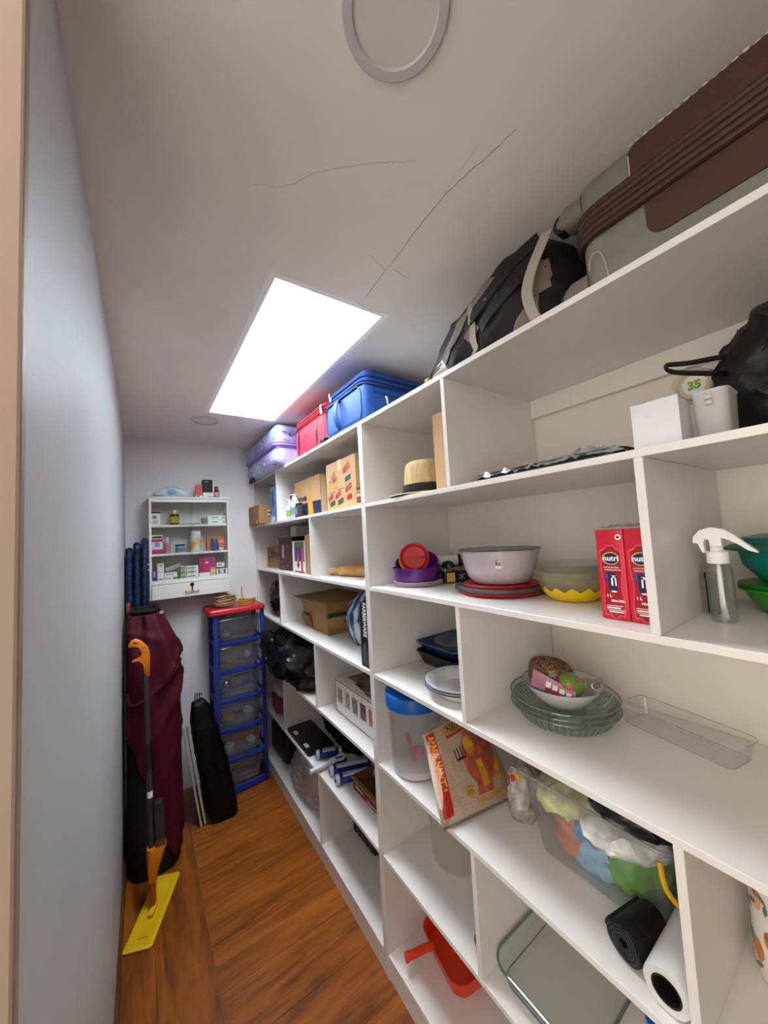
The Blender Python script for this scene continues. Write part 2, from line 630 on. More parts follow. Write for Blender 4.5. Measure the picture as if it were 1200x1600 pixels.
# lavender hard-shell suitcase, lying flat at the far end
t = thing('hard_shell_suitcase', 'lavender and pale blue patterned hard-shell suitcase lying at far shelf end', 'suitcase', (.88, 2.48, 2.112))
b = bm0(); box(b, .685, 1.12, 2.13, 2.862, 2.1125, 2.236, bev=.042, seg=5); obj('lower_shell', b, 'pastel_shell', t)
b = bm0(); box(b, .685, 1.12, 2.13, 2.862, 2.256, 2.374, bev=.042, seg=5); up_sh = obj('upper_shell', b, 'pastel_shell', t)
b = bm0()
box(b, .692, 1.11, 2.137, 2.855, 2.2, 2.29, bev=.018, seg=3); obj('zip_core', b, 'purple_trim', t)
for z in (2.238, 2.254):
    b = bm0(); tube(b, [p for p in rr(.446, .744, .05, z, 6, .9025, 2.496)], .0075, 8, closed=True); obj('zip_band', b, 'purple_trim', t)
for (yy, zz) in ((2.40, 2.325), (2.74, 2.325), (2.38, 2.155), (2.76, 2.15)):
    b = bm0(); lathe(b, [(.013, 0), (.013, .006), (.009, .011), (.002, .013)], 16, FX(.686, yy, zz)); obj('stud', b, 'purple_trim', t)
for yy in (2.74, 2.80):
    b = bm0(); tube(b, [(.700, yy - .012, 2.102), (.700, yy + .012, 2.102)], .014, 14); box(b, .69, .712, yy - .007, yy + .007, 2.104, 2.128)
    obj('caster', b, 'black_plastic', t)
b = bm0(); box(b, .735, .775, 2.119, 2.131, 2.238, 2.268, bev=.003); obj('lock', b, 'wheel_grey', t)
b = bm0(); tube(b, spline([(.73, 2.132, 2.325), (.735, 2.115, 2.322), (.80, 2.108, 2.318), (.86, 2.115, 2.322), (.865, 2.132, 2.325)], 5), .008, 8); obj('carry_handle', b, 'purple_trim', t)

# red soft suitcase
t = thing('soft_suitcase', 'bright red soft suitcase lying between the lavender and blue suitcases', 'suitcase', (.96, 1.81, 2.1105))
b = bm0(); box(b, .768, 1.17, 1.602, 2.02, 2.1105, 2.292, bev=.03, seg=4); obj('body', b, 'red_fabric', t)
b = bm0(); box(b, .780, 1.16, 1.612, 2.01, 2.27, 2.352, bev=.026, seg=4); obj('lid', b, 'red_fabric', t)
for z, e in ((2.288, .004), (2.306, -.006), (2.322, -.009)):
    b = bm0(); tube(b, rr(.398 + e, .414 + e, .035, z, 6, .969, 1.811), .0055, 8, closed=True); obj('piping', b, 'red_fabric' if z > 2.3 else 'red_dark', t)
for yy in (1.955, 1.70):
    pr('grip_slot', [[(-.014, -.05), (-.004, -.078), (.010, -.03), (.018, .03), (.012, .08), (-.004, .055), (-.014, 0)]], 'black_plastic', t, FX(.768, yy, 2.205), h=.001)
pr('stud', [ell(0, 0, .004, .005, 10)], 'black_plastic', t, FX(.768, 1.85, 2.22), h=.0015)
b = bm0(); box(b, .758, .790, 1.600, 1.645, 2.1107, 2.15, bev=.008); tube(b, [(.772, 1.612, 2.126), (.772, 1.634, 2.126)], .0145, 12); obj('wheel', b, 'black_plastic', t)
b = bm0(); ribbon(b, [(.764, 1.63, 2.325), (.760, 1.625, 2.30), (.762, 1.62, 2.275)], (0, .02, 0), .002); obj('luggage_tag', b, 'white_plastic', t)

# blue soft suitcase
t = thing('soft_suitcase', 'large blue soft suitcase with side strap in the middle of the top shelf', 'suitcase', (.95, 1.37, 2.1105))
b = bm0(); box(b, .752, 1.16, 1.19, 1.562, 2.1105, 2.278, bev=.028, seg=4); obj('body', b, 'blue_fabric', t)
b = bm0(); box(b, .762, 1.15, 1.20, 1.552, 2.262, 2.345, bev=.034, seg=4); obj('lid', b, 'blue_fabric', t)
for z, e, m in ((2.272, .004, 'blue_dark'), (2.290, -.008, 'blue_fabric'), (2.308, -.012, 'blue_dark')):
    b = bm0(); tube(b, rr(.402 + e, .366 + e, .04, z, 6, .956, 1.376), .006, 8, closed=True); obj('piping', b, m, t)
b = bm0()
pts = [V((.750, 1.376, 2.194)) + V((0, p[0], p[1])) for p in rr(.325, .148, .04, 0, 6)]
tube(b, pts, .0022, 8, closed=True); obj('front_piping', b, mat('pipe_dark', '#3d4a63', .5), t)
b = bm0(); ribbon(b, spline([(.752, 1.405, 2.135), (.738, 1.405, 2.155), (.728, 1.405, 2.20), (.736, 1.405, 2.25), (.752, 1.405, 2.268)], 6), (0, .034, 0), .005); obj('side_strap', b, 'blue_fabric', t)
b = bm0(); box(b, .743, .752, 1.47, 1.486, 2.284, 2.302, bev=.002); tube(b, [(.742, 1.478, 2.30), (.738, 1.478, 2.312), (.742, 1.478, 2.322)], .003, 6); obj('zip_pull', b, 'steel', t)
b = bm0(); tube(b, spline([(.86, 1.19, 2.20), (.88, 1.172, 2.202), (.95, 1.168, 2.205), (1.02, 1.172, 2.202), (1.04, 1.19, 2.20)], 5), .009, 8); obj('carry_handle', b, 'blue_dark', t)
b = bm0(); tube(b, [(.80, 1.1885, 2.12), (.80, 1.1885, 2.26)], .002, 6); tube(b, [(.80, 1.1885, 2.235), (1.12, 1.1885, 2.235)], .002, 6); obj('seam', b, 'blue_dark', t)

# small grey-white plastic packet
b = bm0()
loft(b, [[(.752, .71, 2.1105), (.752, .785, 2.1105), (.80, .785, 2.1105), (.80, .71, 2.1105)],
         [(.748, .722, 2.128), (.752, .782, 2.123), (.79, .78, 2.128), (.79, .72, 2.13)],
         [(.750, .735, 2.146), (.756, .755, 2.136), (.775, .755, 2.138), (.775, .735, 2.145)]])
t = thing('plastic_packet', 'small crumpled grey-white plastic packet at the foot of the duffel', 'packet', (.775, .75, 2.1105))
obj('packet', b, mat('packet_grey', '#a9a8a4', .4, var=.15, vscale=40), t, smooth=False)
b = bm0(); ribbon(b, [(.747, .722, 2.126), (.747, .735, 2.150), (.749, .76, 2.140)], (.001, .005, -.004), .001); obj('folded_edge', b, 'white_plastic', t)
b = bm0(); blob(b, (.757, .81, 2.1105), (.02, .025, .02), sub=2, amp=.004, freq=60); obj('yellow_tab', b, mat('yellow_tab', '#c79a1e', .4), t)

# black and beige duffel bag
t = thing('duffel_bag', 'slumped black duffel bag with beige panels and grey straps', 'duffel bag', (.95, .60, 2.1105))
def dshape(q):
    y = q.y
    k = 1.0
    if y > -.04:
        k = max(.12, 1 - ((y + .04) / .30) ** 1.6 * .9)
    q.z = q.z * k
    q.x += .0
    return q
src = bm0(); blob(src, (.96, .640, 2.1105), (.35, .475, .272), p=4.2, sub=5, amp=.02, freq=7, seed=3.1, crease=.012, cf=9, shape=dshape)
from mathutils.bvhtree import BVHTree
def drape(bvh, poly, m, parent, name, off=.003, x0=.5, maxlen=.012):
    """cloth or print panel: a (y, z) outline laid on the aisle side of a soft body"""
    b = bm0()
    b.faces.new([b.verts.new((0, y_, z_)) for y_, z_ in poly])
    bmesh.ops.triangulate(b, faces=b.faces[:])
    for _ in range(5):
        es = [e for e in b.edges if e.calc_length() > maxlen]
        if not es:
            break
        bmesh.ops.subdivide_edges(b, edges=es, cuts=1)
        bmesh.ops.triangulate(b, faces=b.faces[:])
    bad = []
    for v in b.verts:
        hit, n_, _i, _d = bvh.ray_cast(V((x0, v.co.y, v.co.z)), V((1, 0, 0)))
        if hit is None:
            bad.append(v)
        else:
            v.co = hit + V((-off, 0, 0))
    if bad:
        bmesh.ops.delete(b, geom=bad, context='VERTS')
    if not b.faces:
        b.free()
        return None
    return obj(name, b, m, parent)
bv = BVHTree.FromBMesh(src)
obj('body', src, 'black_fabric', t)
drape(bv, [(.60, 2.335), (.529, 2.30), (.55, 2.262), (.60, 2.256), (.64, 2.262), (.66, 2.285)], 'beige_fabric', t, 'side_panel')
drape(bv, [(.536, 2.118), (.50, 2.165), (.449, 2.205), (.449, 2.156), (.468, 2.125)], 'beige_fabric', t, 'side_panel')
drape(bv, [(.47, 2.27), (.425, 2.285), (.425, 2.215), (.46, 2.20)], 'beige_fabric', t, 'side_panel')
drape(bv, [(.79, 2.17), (.70, 2.25), (.655, 2.292), (.648, 2.262), (.70, 2.20), (.76, 2.135)], 'beige_fabric', t, 'side_panel')
drape(bv, [(.64, 2.235), (.613, 2.198), (.644, 2.165), (.672, 2.20)], 'beige_fabric', t, 'side_panel')
drape(bv, [(.648, 2.30), (.636, 2.30), (.630, 2.235), (.634, 2.185), (.620, 2.147), (.662, 2.118), (.676, 2.118), (.640, 2.147), (.650, 2.185), (.646, 2.235)], 'strap_grey', t, 'strap', off=.006)
b = bm0(); ribbon(b, spline([(.792, .41, 2.33), (.775, .425, 2.285), (.762, .443, 2.235), (.757, .452, 2.192), (.757, .446, 2.15), (.764, .436, 2.116)], 6), (0.004, .030, .010), .003); obj('strap', b, 'strap_grey', t)
b = bm0(); ribbon(b, spline([(.80, .73, 2.20), (.782, .66, 2.235), (.774, .58, 2.265), (.782, .50, 2.31), (.81, .44, 2.345)], 6), (.004, .012, .036), .004); obj('carry_strap', b, 'black_fabric', t)
b = bm0(); ribbon(b, spline([(.80, .64, 2.16), (.776, .60, 2.20), (.772, .55, 2.225), (.776, .48, 2.255)], 6), (.002, .012, .03), .004); obj('carry_strap', b, 'black_fabric', t)

# grey and brown suitcase
t = thing('expandable_suitcase', 'grey textured suitcase with brown pleated band and brown panels, nearest the viewer', 'suitcase', (.96, .02, 2.1105))
b = bm0(); box(b, .768, 1.18, -.22, .335, 2.1105, 2.245, bev=.034, seg=5); obj('lower_shell', b, 'grey_suit', t)
b = bm0(); box(b, .774, 1.18, -.22, .350, 2.245, 2.372, bev=.045, seg=5); obj('upper_shell', b, 'grey_suit', t)
for i, z in enumerate((2.226, 2.239, 2.252, 2.265, 2.277)):
    b = bm0(); tube(b, rr(.424, .576, .055, z, 7, .974, .057), .0075, 8, closed=True); obj('pleat', b, 'brown_suit' if i % 2 else 'brown_suit_dark', t)
def rcorner(x0, x1, y0, y1, r):
    pts = [(x1, y0), (x1, y1)]
    pts += [(x0 + r - r * math.sin(R(a)), y1 - r + r * math.cos(R(a))) for a in range(0, 91, 15)]
    pts += [(x0 + r - r * math.cos(R(a)), y0 + r - r * math.sin(R(a))) for a in range(0, 91, 15)]
    return pts
pr('lower_panel', [rcorner(-.215, .21, -.04, .05, .03)], 'brown_suit', t, FX(.768, 0, 2.19), h=.003)
pr('upper_panel', [rcorner(-.235, .21, -.05, .044, .02)], 'brown_suit', t, FX(.774, 0, 2.306), h=.003)
b = bm0()
for i in range(26):
    yy = .228 - i * .012
    box(b, .7695, .7725, yy - .004, yy + .003, 2.3485, 2.3485 + random.uniform(.001, .0045))
obj('frayed_edge', b, 'fray_white', t, smooth=False)
b = bm0(); tube(b, [(.7715, .234, 2.262 + i * .012) for i in range(7)], .0012, 5); obj('frayed_edge', b, 'fray_white', t)
for z0 in (2.292, 2.116):
    b = bm0(); loft(b, [rr(.06, .05, .02, 0, 5), rr(.06, .05, .02, .035, 5), rr(.046, .036, .016, .05, 5)], M=Matrix.Translation((.80, .325, z0 + .025)) @ Matrix.Rotation(R(-90), 4, 'X'))
    h = obj('wheel_housing', b, 'wheel_grey', t)
    b = bm0(); tube(b, [(.785, .372, z0 + .024), (.812, .372, z0 + .024)], .021, 20); obj('wheel', b, 'black_plastic', h)
    b = bm0(); tube(b, [(.7835, .372, z0 + .024), (.785, .372, z0 + .024)], .012, 16); obj('wheel_cap', b, 'wheel_grey', h)
b = bm0(); tube(b, spline([(.772, .285, 2.12), (.7665, .288, 2.16), (.7665, .296, 2.185), (.7665, .312, 2.185), (.768, .318, 2.16)], 4), .0015, 6); obj('seam', b, 'cream_pipe', t)
# ---------------------------------------------------------------- boxes and bottles, second shelf from the top
mat('cardboard', '#a17a50', .8, var=.06, vscale=14, bump=.1, bscale=120)
mat('cardboard_light', '#b8946c', .8, var=.05, vscale=14, bump=.1, bscale=120)
mat('cardboard_dark', '#7a5836', .85, var=.08, vscale=14)
mat('tape_clear', '#b9935f', .25); mat('tape_beige', '#cbb48d', .3)
mat('ink_red', '#b22a22', .6); mat('ink_green', '#2f5d3c', .6); mat('ink_black', '#1d1b1a', .6); mat('ink_navy', '#23284a', .6)
mat('ink_yellow', '#d99a1c', .6); mat('ink_brown', '#4a3826', .7); mat('ink_grey', '#77797c', .6); mat('paper_white', '#e6e5e1', .6)
mat('ink_white', '#f0eeea', .6); mat('ink_pink', '#c72a68', .5); mat('ink_purple', '#503a86', .5); mat('ink_orange', '#d9601c', .5); mat('ink_blue', '#2156a8', .5)

def carton(name, label, cat, x0, x1, y0, y1, z0, z1, m='cardboard', tape='tape_clear', group=None, bev=.0015, flaps=True):
    t = thing(name, label, cat, ((x0 + x1) / 2, (y0 + y1) / 2, z0), group)
    f = .0022 if flaps else 0
    b = bm0(); box(b, x0, x1, y0, y1, z0 + .0005, z1 - f, bev=bev, seg=1); obj('body', b, m, t, smooth=False)
    if flaps:
        ym = (y0 + y1) / 2
        for a, c in ((y0 + .0008, ym - .0008), (ym + .0008, y1 - .0008)):
            b = bm0(); box(b, x0 + .0008, x1 - .0008, a, c, z1 - f + .0002, z1, bev=.0005, seg=1); obj('flap', b, m, t, smooth=False)
        if tape:
            b = bm0(); box(b, x0 - .0006, x1 + .0006, ym - .022, ym + .022, z1, z1 + .0006); box(b, x0 - .0008, x0 - .0001, ym - .022, ym + .022, z1 - .05, z1 + .0006)
            obj('tape', b, tape, t, smooth=False)
    return t

z = ZS[2] + .0006
# far bay
t = carton('cardboard_box', 'small brown cardboard box jutting from the far end of second shelf', 'box', .692, .93, 2.575, 2.8585, z, 1.908)
pr('label', [rect(.052, .118, .058, .10), rect(.052, .118, .028, .04)], 'tape_beige', t, FY(.70, 2.575, z))
pr('print', [rect(.056, .115, .072, .086), rect(.056, .10, .030, .036), rect(.06, .11, .046, .053)], 'ink_brown', t, FY(.70, 2.575, z), h=.0009)
pr('sticker', [rect(-.05, -.022, .0, .03)], 'tape_beige', t, FX(.692, 2.60, z))
t = thing('paper_bag', 'crumpled brown paper bag standing behind the small jutting cardboard box', 'bag', (.86, 2.47, z))
b = bm0(); blob(b, (.93, 2.556, z), (.12, .03, .235), p=3.5, sub=4, amp=.012, freq=14, seed=2, crease=.006, cf=18); obj('body', b, 'cardboard_dark', t)
b = bm0(); blob(b, (.868, 2.556, z + .15), (.025, .02, .05), p=2.4, sub=3, amp=.006, freq=40, seed=4, flat=False); obj('knot', b, 'ink_brown', t)
t = carton('blue_box', 'narrow pale blue printed box standing against the far divider', 'box', .758, 1.05, 2.395, 2.525, z, 2.018, mat('pale_blue_card', '#5f86c4', .5, col2='#86a8dc', vscale=25), None)
pr('print', [ell(-.0, .16, .012, .07), rect(-.045, -.038, .03, .22), rect(.03, .045, .12, .14)], 'ink_navy', t, FX(.758, 2.46, z))
pr('print', [rect(-.05, -.02, .005, .05), rect(-.01, .03, .01, .04)], 'ink_white', t, FX(.758, 2.46, z))

# spray bottles and box row in the wide bay
def pump_bottle(x, y, z, h, r, body, cap, label, band):
    t = thing('pump_bottle', label, 'bottle', (x, y, z))
    M = Matrix.Translation((x, y, z))
    b = bm0(); lathe(b, [(r * .92, .0005), (r, .004), (r, h * .58), (r * .85, h * .68), (r * .45, h * .74), (r * .45, h * .77)], 24, M); o = obj('body', b, body, t)
    b = bm0(); lathe(b, [(r * 1.015, h * .15), (r * 1.015, h * .45)], 24, M, cap0=False, cap1=False); obj('label_band', b, band, o)
    b = bm0(); lathe(b, [(r * .55, h * .765), (r * .55, h * .86), (r * .3, h * .88), (r * .3, h * .95), (r * .48, h * .955), (r * .48, h * 1.0)], 20, M); box(b, x - r * 1.0, x, y - r * .2, y + r * .2, z + h * .96, z + h * .995); obj('pump', b, cap, t)
mat('milky_plastic', '#d7dbe0', .3); mat('clear_blue', '#b9cfe2', .2)
pump_bottle(.772, 2.15, z, .125, .026, 'milky_plastic', 'white_plastic', 'small white pump bottle with green label left of the clear one', mat('lime', '#9fbf3c', .4))
pump_bottle(.776, 2.085, z, .150, .030, 'clear_blue', 'white_plastic', 'clear pump bottle with white cap in front of the navy and tan box', mat('grey_label', '#8a929c', .4))
b = bm0(); box(b, .758, .795, 1.995, 2.045, z + .0005, z + .075, bev=.004)
t = thing('small_jar', 'small dark jar with pale label beside the clear pump bottle', 'jar', (.812, 2.012, z))
obj('body', b, mat('dark_grey_plastic', '#33383e', .35), t)
b = bm0(); box(b, .762, .791, 2.0, 2.04, z + .075, z + .088, bev=.003); obj('lid', b, 'black_plastic', t)
pr('label', [rect(-.02, .02, .02, .06)], 'grey_label', t, FX(.758, 2.02, z))
b = bm0()
lathe(b, [(.012, .0005), (.013, .01), (.013, .10), (.006, .12), (.006, .16), (.008, .161), (.008, .172)], 16, Matrix.Translation((.795, 2.20, z)))
t = tag(obj('slim_bottle', b, mat('amber', '#5a3a12', .2), loc=(.795, 2.20, z)), 'slim amber bottle behind the small white pump bottle', 'bottle')

t = carton('beer_box', 'tan and navy beer carton with a yellow bottle printed on it', 'box', .812, 1.12, 1.79, 2.18, z, 2.0, 'cardboard_light', None)
F = FX(.812, 1.98, z)
pr('navy_print', [rect(-.12, .015, .005, .085), rect(.075, .198, .005, .085)], 'ink_navy', t, F)
pr('bottle_print', [[(.02, .004), (.095, .004), (.085, .07), (.066, .13), (.060, .21), (.050, .21), (.044, .14), (.030, .08)]], 'ink_yellow', t, F, h=.001)
pr('crown_print', [ell(-.085, .18, .025, .017)], 'ink_yellow', t, F)
text('Corona', .058, 'ink_black', t, FX(.812, 2.165, z + .10), shear=.2, bold=.0012)
text('Extra', .03, 'ink_red', t, FX(.812, 2.10, z + .077))
pr('end_tape', [rect(.0, .03, .0, .22)], 'tape_beige', t, FY(.82, 1.79, z))
pr('end_print', [rect(.05, .12, .12, .16), rect(.04, .14, .08, .095), rect(.05, .13, .19, .2)], 'ink_brown', t, FY(.82, 1.79, z))

t = carton('grocery_box', 'tall tan grocery carton with red and green print beside the upright', 'box', .785, 1.10, 1.345, 1.645, z, 2.012, 'cardboard_light', 'tape_beige')
F = FX(.785, 1.645, z)
for (u, v, s) in ((.185, .165, .042), (.02, .05, .033), (.10, .055, .036), (.205, .075, .036)):
    text('ARGO', s, 'ink_red', t, F @ Matrix.Translation((u, v, 0)) @ Matrix.Rotation(R(18), 4, 'Z'), bold=.0012, sx=.62)
for (u, v) in ((.20, .125), (.035, .022), (.12, .025)):
    pr('green_print', [[(u, v), (u + .055, v + .01), (u + .055, v + .033), (u, v + .023)]], 'ink_green', t, F)
pr('red_print', [[(.215, .04), (.26, .045), (.26, .068), (.215, .063)]], 'ink_red', t, F)
text('La Soya', .035, 'ink_grey', t, F @ Matrix.Translation((.035, .13, 0)) @ Matrix.Rotation(R(40), 4, 'Z'), shear=.2, sx=.8)
text('Saó', .045, 'ink_red', t, F @ Matrix.Translation((.075, .135, 0)) @ Matrix.Rotation(R(20), 4, 'Z'), bold=.001, sx=.75)
pr('gold_print', [[(.075, .105), (.12, .115), (.12, .135), (.075, .125)]], 'ink_yellow', t, F)
pr('small_print', [rect(.03, .10, .092, .096), rect(.12, .19, .10, .104), rect(.20, .26, .115, .118)], 'ink_grey', t, F)
t = thing('paper_bundle', 'small bundle of tan paper packets squeezed beside the tall carton', 'packets', (.80, 1.27, z))
for i in range(5):
    b = bm0(); box(b, .775 + .004 * (i % 2), .86, 1.243, 1.335, z + .001 + i * .019, z + .016 + i * .019, bev=.005, seg=2); obj('packet', b, ('cardboard_light', 'cardboard_dark', 'tape_beige')[i % 3], t)

# straw hat and tall flat box
t = thing('straw_hat', 'straw hat with wide black band lying on its brim', 'hat', (.885, .99, z))
def strawmat():
    m = mat('straw', '#b9a070', .85, var=.18, vscale=60, stretch=(1, 1, .25), bump=.6, bscale=160)
strawmat()
M = Matrix.Translation((.885, .99, z))
wob = lambda a: 1 + .02 * math.sin(2 * a)
b = bm0(); lathe(b, [(.148, .004), (.150, .006), (.146, .009), (.095, .014), (.09, .018), (.089, .02), (.09, .013), (.145, .004)], 56, M, wob, False, False); obj('brim', b, 'straw', t)
b = bm0(); lathe(b, [(.091, .012), (.088, .05), (.083, .11), (.078, .126), (.066, .134), (.04, .130), (.004, .124)], 56, M, wob); obj('crown', b, 'straw', t)
b = bm0(); lathe(b, [(.0935, .014), (.0945, .016), (.0925, .046), (.0905, .047)], 56, M, wob, False, False); obj('band', b, 'black_fabric', t)
t = carton('tall_flat_box', 'tall narrow cardboard box standing against the divider behind the hat', 'box', .795, 1.02, .752, .845, z, 2.025, 'cardboard_light', None)

# wrapped trays
t = thing('wrapped_tray_pack', 'flat pack of dark trays wrapped in clear crinkled film', 'tray pack', (.93, .49, z))
for i in range(3):
    b = bm0(); loft(b, [rr(.26, .35, .03, z + .001 + i * .006, 5, .93, .49), rr(.30, .385, .035, z + .008 + i * .006, 5, .93, .49), rr(.30, .385, .035, z + .0095 + i * .006, 5, .93, .49), rr(.285, .37, .03, z + .0085 + i * .006, 5, .93, .49)])
    obj('tray', b, mat('tray_grey', '#4d4f55', .25, metal=.4), t)
b = bm0()
n = 44
g = [[b.verts.new((.775 + .31 * i / n, .295 + .39 * j / n, z + .026 + .006 * abs(noise.noise(V((i * .35, j * .3, 1)))) * 2.2 + .006 * noise.noise(V((i * .8, j * .8, 4))) + (.012 * math.exp(-((j / n - .22) ** 2) / .008) * abs(noise.noise(V((i * .6, j * .6, 9)))) * 2) - .016 * (max(abs(i / n - .5), abs(j / n - .5)) * 2) ** 10)) for j in range(n + 1)] for i in range(n + 1)]
for i in range(n):
    for j in range(n):
        b.faces.new((g[i][j], g[i + 1][j], g[i + 1][j + 1], g[i][j + 1]))
obj('film', b, clear('film', '#fafbfc', 2.4, .12, .42, '#f2f3f5'), t, angle=25)

# white panel box, grey canister, roll, black bag
t = thing('white_box', 'plain white square box standing at the shelf front beside grey canister', 'box', (.81, .236, z))
b = bm0(); box(b, .782, .850, .203, .2745, z + .0005, z + .088, bev=.003); obj('body', b, mat('white_card', '#d5d8db', .45), t, smooth=False)
b = bm0(); box(b, .7805, .7825, .2022, .2755, z + .0005, z + .0895, bev=.0006, seg=1); obj('front_panel', b, 'white_card', t, smooth=False)
t = thing('grey_canister', 'light grey plastic canister with small moulded tab beside the white box', 'container', (.86, .175, z))
b = bm0(); M = Matrix.Translation((.862, .1715, z)); 
loft(b, [rr(.066, .038, .012, .0006, 5), rr(.072, .045, .014, .006, 5), rr(.078, .050, .014, .088, 5), rr(.081, .053, .015, .090, 5), rr(.081, .053, .015, .093, 5), rr(.074, .046, .012, .093, 5), rr(.068, .040, .01, .01, 5)], M=M); obj('body', b, mat('light_grey_plastic', '#b7b8b8', .4), t)
b = bm0()
for v0 in (.0, .010):
    box(b, .8185, .823, .166, .176, z + .066 + v0, z + .074 + v0, bev=.001)
obj('tab', b, 'light_grey_plastic', t)
t = thing('paper_roll', 'cream roll in clear wrap with a round green logo on its end', 'roll', (.99, .205, z))
ax = V((.97, -.14, 0)).normalized()
Mr = Matrix.Translation((.955, .218, 1.917)) @ ax.to_track_quat('Z', 'Y').to_matrix().to_4x4()
b = bm0(); lathe(b, [(.028, 0), (.031, .003), (.031, .17), (.028, .173)], 32, Mr); roll = obj('roll', b, mat('cream_paper', '#cbb79c', .6), t)
Fl = Matrix.Translation((.955, .218, 1.917)) @ (-ax).to_track_quat('Z', 'Y').to_matrix().to_4x4()
pr('logo_disc', [ell(0, 0, .021, .021)], 'paper_white', roll, Fl, h=.0006)
text('35', .024, mat('logo_green', '#7da32a', .5), roll, Fl @ Matrix.Translation((0, -.009, 0)), align='CENTER', bold=.0012)
b = bm0(); blob(b, (1.03, .205, z), (.12, .05, .116), p=4, sub=3, amp=.006, freq=25, seed=8); obj('carton_below', b, 'cream_paper', t)
b = bm0(); lathe(b, [(.034, -.012), (.036, 0), (.037, .16), (.026, .20), (.008, .23)], 20, Mr, lambda a: 1 + .06 * math.sin(5 * a), False, True); obj('wrap', b, clear('wrap', '#f3f0ea', .3, .15, .08), t)

mat('bin_bag', '#08080a', .3, spec=.45, bump=1.0, bscale=28); mat('bin_bag_matte', '#0a0a0c', .42, spec=.4, bump=1.0, bscale=26)
t = thing('black_carrier_bag', 'full black plastic carrier bag with handle loop on second shelf', 'bag', (.97, .06, z))
b = bm0(); blob(b, (1.045, .062, z), (.25, .25, .285), p=2.6, sub=5, amp=.025, freq=9, seed=5, crease=.016, cf=11); obj('body', b, 'bin_bag_matte', t)
b = bm0(); ribbon(b, spline([(.97, .13, 1.905), (.91, .185, 1.917), (.885, .225, 1.930), (.885, .243, 1.945), (.90, .243, 1.957), (.925, .215, 1.955), (.955, .17, 1.955), (1.0, .12, 1.955)], 6), (.012, .004, .012), .003); obj('handle', b, 'bin_bag_matte', t)
# ---------------------------------------------------------------- third shelf (books, bowls, milk, bottles)
z = ZS[3] + .0006
t = carton('cardboard_box', 'brown cardboard box with black script at far end of third shelf', 'box', .822, 1.08, 2.545, 2.8585, z, 1.598, 'cardboard', None)
text('Libbey', .10, 'ink_black', t, FX(.822, 2.83, z + .075), shear=.35, bold=.001)
pr('small_print', [rect(.04, .2, .055, .058), rect(.06, .2, .04, .043)], 'ink_brown', t, FX(.822, 2.85, z))
b = bm0(); blob(b, (.92, 2.62, 1.600), (.15, .16, .075), p=2.2, sub=4, amp=.015, freq=16, seed=1, crease=.01, cf=22)
tag(obj('plastic_bag', b, mat('pale_bag', '#b4c6ca', .25, var=.15, vscale=30), loc=(.92, 2.62, 1.600)), 'crumpled pale plastic bag on top of the scripted cardboard box', 'bag')
t = carton('white_box', 'white box standing behind the maroon box on third shelf', 'box', .895, 1.15, 2.40, 2.51, z, 1.738, 'paper_white', None)
t = carton('maroon_box', 'dark maroon box file with a silver label window', 'box', .80, .89, 2.225, 2.50, z, 1.662, mat('maroon_card', '#4e1420', .5, var=.15, vscale=18), None)
pr('label_window', [rect(-.035, .005, .08, .17)], mat('silver_label', '#a8a5a6', .35), t, FX(.80, 2.395, z))
pr('edge_line', [rect(-.004, .0, .005, .22)], mat('maroon_line', '#7a2230', .5), t, FX(.80, 2.31, z))
pr('specks', [rect(-.085, -.08, .05, .06), rect(-.06, -.055, .02, .028), rect(.02, .026, .03, .036), rect(.035, .04, .16, .166), rect(-.03, -.02, .012, .016)], 'ink_white', t, FX(.80, 2.36, z))
t = carton('picture_box', 'thin box with green, red and purple picture cover and white side', 'box', .785, 1.02, 1.985, 2.185, z, 1.632, 'paper_white', None)
F = FX(.785, 2.145, z)
pr('green_band', [rect(0, .155, .155, .19)], mat('green_print', '#3f7a4c', .5), t, F)
pr('red_print', [rect(.0, .155, .148, .156), rect(.105, .13, .006, .15), rect(0, .155, .002, .012)], mat('red_print', '#c3182c', .45), t, F)
pr('purple_print', [rect(.0, .105, .07, .15), rect(.135, .155, .07, .15)], 'ink_purple', t, F)
pr('flame_print', [[(.05, .05), (.07, .06), (.066, .10), (.055, .14), (.045, .10), (.040, .065)]], 'ink_orange', t, F, h=.001)
pr('dark_print', [[(.035, .05), (.055, .025), (.078, .05), (.06, .068)]], 'ink_brown', t, F, h=.0012)
for i, (y0, y1, zz, m) in enumerate(((1.925, 1.975, 1.665, 'cardboard_light'), (1.872, 1.918, 1.668, 'cardboard'))):
    t = carton('flat_carton', ('flat tan carton edge standing beside the picture box', 'flat brown carton standing against the divider beside the rolling pins')[i], 'box', .785, 1.05, y0, y1, z, zz, m, None)
    pr('edge_line', [rect(-.003, .003, .01, .2)], 'ink_brown', t, FX(.785, (y0 + y1) / 2, z))

wood('pin_wood', '#b07a3c', '#d6a868', 1, .45)
def rolling_pin(p0, p1, r, label):
    p0, p1 = V(p0), V(p1)
    d = p1 - p0; L = d.length
    t = thing('rolling_pin', label, 'rolling pin', p0)
    M = Matrix.Translation(p0) @ d.to_track_quat('Z', 'Y').to_matrix().to_4x4()
    b = bm0(); lathe(b, [(r * .6, .085), (r * .95, .09), (r, .10), (r, L - .10), (r * .95, L - .09), (r * .6, L - .085)], 28, M); obj('barrel', b, 'pin_wood', t)
    for a, s in ((.084, -1), (L - .084, 1)):
        b = bm0(); lathe(b, [(.010, a), (.011, a + s * .012), (.016, a + s * .035), (.016, a + s * .06), (.012, a + s * .078), (.004, a + s * .084)], 18, M); obj('handle', b, 'pin_wood', t)
rolling_pin((.835, 1.765, z + .0265), (.97, 1.33, z + .0265), .026, 'wooden rolling pin lying at the front of its bay')
